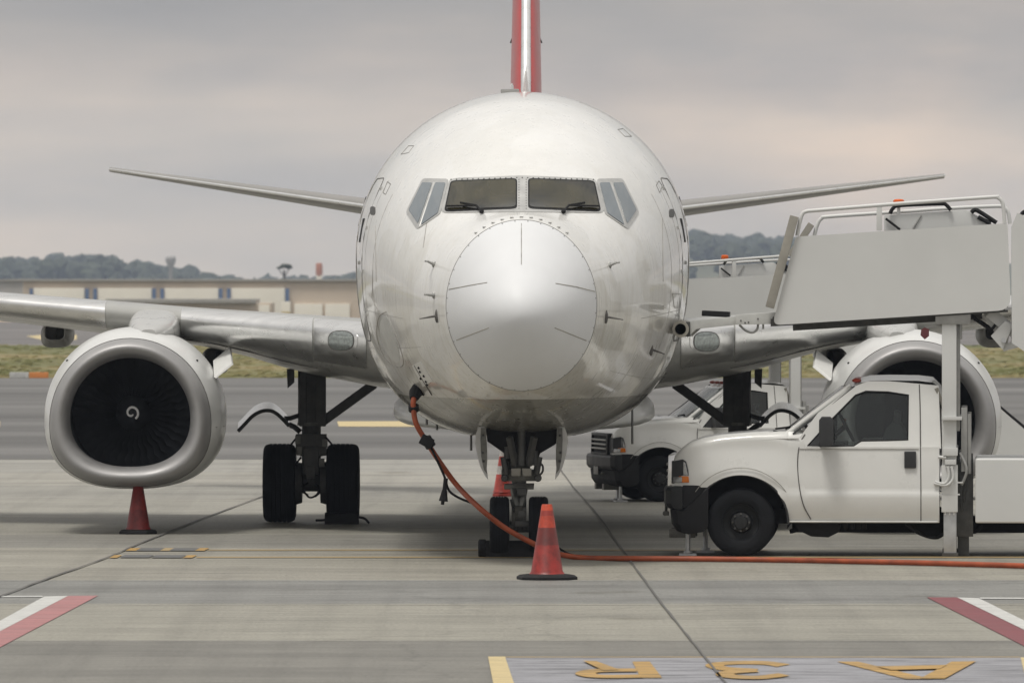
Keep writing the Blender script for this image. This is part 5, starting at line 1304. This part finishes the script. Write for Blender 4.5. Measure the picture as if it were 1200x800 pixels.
# hills and woods
def hill_h(px):
    return float(np.interp(px, [-300,-80,0,60,130,220,300,420,560,700,800,860,930,1050,1200,1500], [16,18,19,20,21,12,9,9,14,26,33,31,29,26,24,20]))
DHL = 3400.0
def TPX(px, d): return (px-600)*d/F
hs_ = []
pxl = list(range(-900, 2101, 60))
for (dd, k) in ((2500, 0.0), (2800, 0.25), (3100, 0.6), (3400, 0.85), (3800, 1.0), (4100, 1.0), (4350, 0.2)):
    hs_.append([Vector((TPX(px, dd), dd, -5.1+max(0, hill_h(px)-7)*k)) for px in pxl])
tag(MB().loft(hs_, False, False, False).build('hill', 'field', smooth=60), kind='structure')
wood = MB(); rw = random.Random(21)
ICO = []
bmx = bmesh.new(); bmesh.ops.create_icosphere(bmx, subdivisions=2, radius=1.0); bmx.verts.ensure_lookup_table()
IV = [v.co.copy() for v in bmx.verts]; IF = [tuple(v.index for v in f.verts) for f in bmx.faces]; bmx.free()
def clump(mb, c, r, rr, sq=1.0):
    vs = []
    for v in IV: vs.append(c+Vector((v.x*r, v.y*r, v.z*r*sq))*(0.68+0.55*rr.random()))
    mb.add(vs, IF)
def ground_hill(px, d):
    k = float(np.interp(d, [2500,2800,3100,3400,3800,4100,4350], [0,.25,.6,.85,1,1,.2])); return -5.1+max(0, hill_h(px)-7)*k
def treetop(px):   # outline of the treeline on the photo
    return float(np.interp(px, [-100,0,30,60,75,100,130,160,180,210,225,245,262,285,310,330,360,400,430,800,806,830,850,875,900,930,1000,1200],
                               [302,301,305,300,301,298,300,303,309,318,322,319,322,326,328,325,327,320,318,275,270,274,281,277,282,277,284,290]))
for i in range(520):
    px = -60+rw.random()*500 if rw.random() < 0.60 else 640+rw.random()*420
    d = 2750+rw.random()*1250; zg_ = ground_hill(px, d)
    tip = CH+(HZ-treetop(px))*d/F; full = max(6, tip-zg_)
    hgt = full*(0.55+0.45*rw.random()**0.7) if full < 16 else 9+rw.random()*6
    base = zg_ if full < 16 else max(zg_, tip-hgt-(rw.random()**1.3)*(full-hgt))
    c = Vector((TPX(px, d), d, base+hgt*0.55)); w_ = 3.0+rw.random()*4.5
    for k in range(4): clump(wood, c+Vector(((rw.random()-.5)*w_*1.3, (rw.random()-.5)*w_, (rw.random()-.5)*hgt*0.42)), w_*(0.35+0.4*rw.random()), rw, 0.9)
    clump(wood, c+Vector((0, 0, hgt*0.2)), min(w_*0.6, hgt*0.26), rw, 1.0)
tag(wood.build('distant_wood', 'leaf', smooth=0), 'hazy blue grey belt of trees on the hills along the horizon', 'wood', kind='stuff')
# water tower, umbrella tree, mast
wt = empty('water_tower', (TPX(200, 2400), 2400, -5)); tag(wt, 'pale water tower on a thin stem above the distant trees', 'water tower')
MB().lathe([(0.7, 0), (0.6, 12.5), (0.9, 13.0)], (0,0,0), 'Z', 16).build('stem', 'towerpaint', wt); MB().lathe([(0.8, 12.6), (1.6, 14.5), (1.65, 15.6), (1.2, 16.2), (0.01, 16.5)], (0,0,0), 'Z', 20).build('tank', 'towerpaint', wt)
ut = empty('umbrella_pine', (TPX(333, 1500), 1500, -5)); tag(ut, 'lone umbrella shaped tree standing behind the hangar roof', 'tree')
MB().tube([Vector((0,0,0)), Vector((0.1,0,5)), Vector((0,0,9.2))], [0.25,0.2,0.15], 8).tube([Vector((0,0,8)), Vector((0.9,0,9.6))], 0.08, 6).tube([Vector((0,0,8)), Vector((-0.9,0.2,9.5))], 0.08, 6).build('trunk', 'bark', ut)
cr = MB()
for k in range(16): a = rw.random()*6.28; r_ = rw.random()**0.6*0.95; clump(cr, Vector((r_*math.cos(a), r_*math.sin(a), 9.75+rw.random()*0.45-0.2*r_)), 0.34+0.16*rw.random(), rw, 0.6)
cr.build('crown', 'leaf', ut, smooth=0); ut.scale = (1.3, 1.3, 1.13)
ct = empty('control_mast', (TPX(374, 1700), 1700, -5)); tag(ct, 'orange topped concrete tower behind the hangar, next to the fuselage', 'tower')
MB().box((0,0,4.8), (1.2,1.2,9.6)).build('shaft', 'hangardoor', ct, bevel=0.05); MB().lathe([(0.62,9.2),(0.75,9.8),(0.75,11.6),(0.65,12.2),(0.01,12.3)], (0,0,0), 'Z', 12).build('cab', 'towerred', ct)
# taxiway edge board
bd = empty('marker_board', (G(34,443).x, G(34,443).y, 0)); tag(bd, 'low white and orange taxiway marker board on the grass edge', 'marker board')
MB().box((-0.32, 0, 0.10), (0.62, 0.18, 0.19)).build('white_panel', 'pwhite', bd, bevel=0.02); MB().box((0.32, 0, 0.10), (0.62, 0.18, 0.19)).build('orange_panel', simple('orange_panel_paint', (0.6, 0.22, 0.06), 0.5), bd, bevel=0.02)
# far perimeter wall at right
pw = MB().box((0, 0, 0.9), (46, 0.3, 1.8)).build('perimeter_wall', 'sand'); pw.location = (TPX(1320, 640), 640.5, 0); tag(pw, 'low sand coloured perimeter wall behind the right engine', 'wall')

# ==================================================================== HAZE
def haze_mat():
    m = bpy.data.materials.new('haze'); m.use_nodes = True; nt = m.node_tree; nt.nodes.clear()
    out = N(nt, 'ShaderNodeOutputMaterial'); pv = N(nt, 'ShaderNodeVolumePrincipled')
    pv.inputs['Color'].default_value = (0.68, 0.78, 0.97, 1); pv.inputs['Density'].default_value = HAZE
    pv.inputs['Anisotropy'].default_value = 0.2
    nt.links.new(pv.outputs[0], out.inputs['Volume']); return m
HAZE = 0.00017
hz = MB().box((0, 2130, 27), (4400, 4560, 66)).build('haze', haze_mat(), smooth=0); tag(hz, kind='stuff', label='thin pale haze in the air over the airfield', cat='haze')

# ==================================================================== SKY AND LIGHT
EL, AZ = R(70), R(215)     # sun high behind the camera, to its left
w = bpy.data.worlds.new('World'); sc.world = w; w.use_nodes = True
nt = w.node_tree; bg = nt.nodes['Background']
sky = N(nt, 'ShaderNodeTexSky', sky_type='NISHITA'); sky.sun_disc = False
sky.sun_elevation = EL; sky.sun_rotation = AZ; sky.air_density = 1.0; sky.dust_density = 3.0
tc = N(nt, 'ShaderNodeTexCoord'); gen = tc.outputs['Generated']
sx = N(nt, 'ShaderNodeSeparateXYZ'); nt.links.new(gen, sx.inputs[0])
# overcast deck: horizon to zenith (values divided by the background strength)
K = 1/0.1
def k3(r_, g_, b_): return (r_*K, g_*K, b_*K)
base = ramp(nt, sx.outputs[2], [(0.0, k3(.84,.755,.65)), (0.012, k3(.80,.725,.63)), (0.021, k3(.68,.63,.57)), (0.027, k3(.555,.52,.49)), (0.034, k3(.465,.445,.43)), (0.07, k3(.46,.45,.43)), (0.3, k3(.63,.625,.605)), (1.0, k3(1.0,.99,.955))])
n1 = noise(nt, mapping(nt, gen, (7, 7, 42), (0.3, 0, 0.4)), 1.6, 5, 0.5)
n2 = noise(nt, mapping(nt, gen, (22, 22, 70), (1.3, 0, 0.9)), 1.0, 6, 0.5)
c = mixc(nt, 0.8, base.outputs[0], ramp(nt, n1.outputs[0], [(0.40, (0.86,0.875,0.90)), (0.5, (1.0,1.0,1.0)), (0.60, (1.15,1.115,1.07))]).outputs[0], 'MULTIPLY')
c = mixc(nt, 0.8, c, ramp(nt, n2.outputs[0], [(0.40, (0.91,0.912,0.915)), (0.62, (1.10,1.05,1.01))]).outputs[0], 'MULTIPLY')
# warm break in the cloud to the right of the aircraft, ragged by noise
vs_ = N(nt, 'ShaderNodeVectorMath', operation='ADD'); nw = noise(nt, mapping(nt, gen, (30, 30, 60)), 1.0, 4, 0.55)
nv = N(nt, 'ShaderNodeVectorMath', operation='SCALE'); nv.inputs['Scale'].default_value = 0.03
nt.links.new(nw.outputs[1], nv.inputs[0]); nt.links.new(gen, vs_.inputs[0]); nt.links.new(nv.outputs[0], vs_.inputs[1])
gs_ = N(nt, 'ShaderNodeTexGradient', gradient_type='SPHERICAL')
nt.links.new(mapping(nt, vs_.outputs[0], (24, 1.0, 72), (-24*0.061, -1.0, -72*0.0325)), gs_.inputs[0])
wb = ramp(nt, gs_.outputs[0], [(0.0, g3(0.0)), (0.9, g3(1.0))])
c = mixc(nt, wb.outputs[0], c, mixc(nt, 1.0, c, (1.30, 1.19, 1.09), 'MULTIPLY'))
fin_ = mixc(nt, 0.93, sky.outputs[0], c)
nt.links.new(fin_, bg.inputs['Color']); bg.inputs['Strength'].default_value = 0.1
ld = bpy.data.lights.new('sun', 'SUN'); ld.energy = 2.1; ld.angle = R(15); ld.color = (1.0, 0.965, 0.90)
lo = bpy.data.objects.new('sun', ld); col.objects.link(lo)
# sun_rotation is measured from +Y towards +X
dirv = Vector((math.sin(AZ)*math.cos(EL), math.cos(AZ)*math.cos(EL), math.sin(EL)))
lo.rotation_euler = dirv.to_track_quat('Z', 'Y').to_euler(); lo.location = (0, 0, 60)

# ==================================================================== CAMERA
cd = bpy.data.cameras.new('camera'); cam = bpy.data.objects.new('camera', cd); col.objects.link(cam)
cam.location = (0, 0, CH); cam.rotation_euler = (R(90), 0, 0)
cd.sensor_width = 36; cd.lens = 36*F/1200; cd.shift_y = -(400-HZ)/1200
cd.clip_start = 1.0; cd.clip_end = 20000
cd.dof.use_dof = True; cd.dof.focus_distance = 87.0; cd.dof.aperture_fstop = 7.0
sc.camera = cam
sc.view_settings.view_transform = 'Standard'; sc.view_settings.look = 'None'; sc.view_settings.exposure = 0.0; sc.view_settings.gamma = 1.0
sc.view_settings.use_curve_mapping = False
sc.render.engine = 'CYCLES'
sc.cycles.volume_bounces = 0; sc.cycles.max_bounces = 8; sc.cycles.transparent_max_bounces = 12
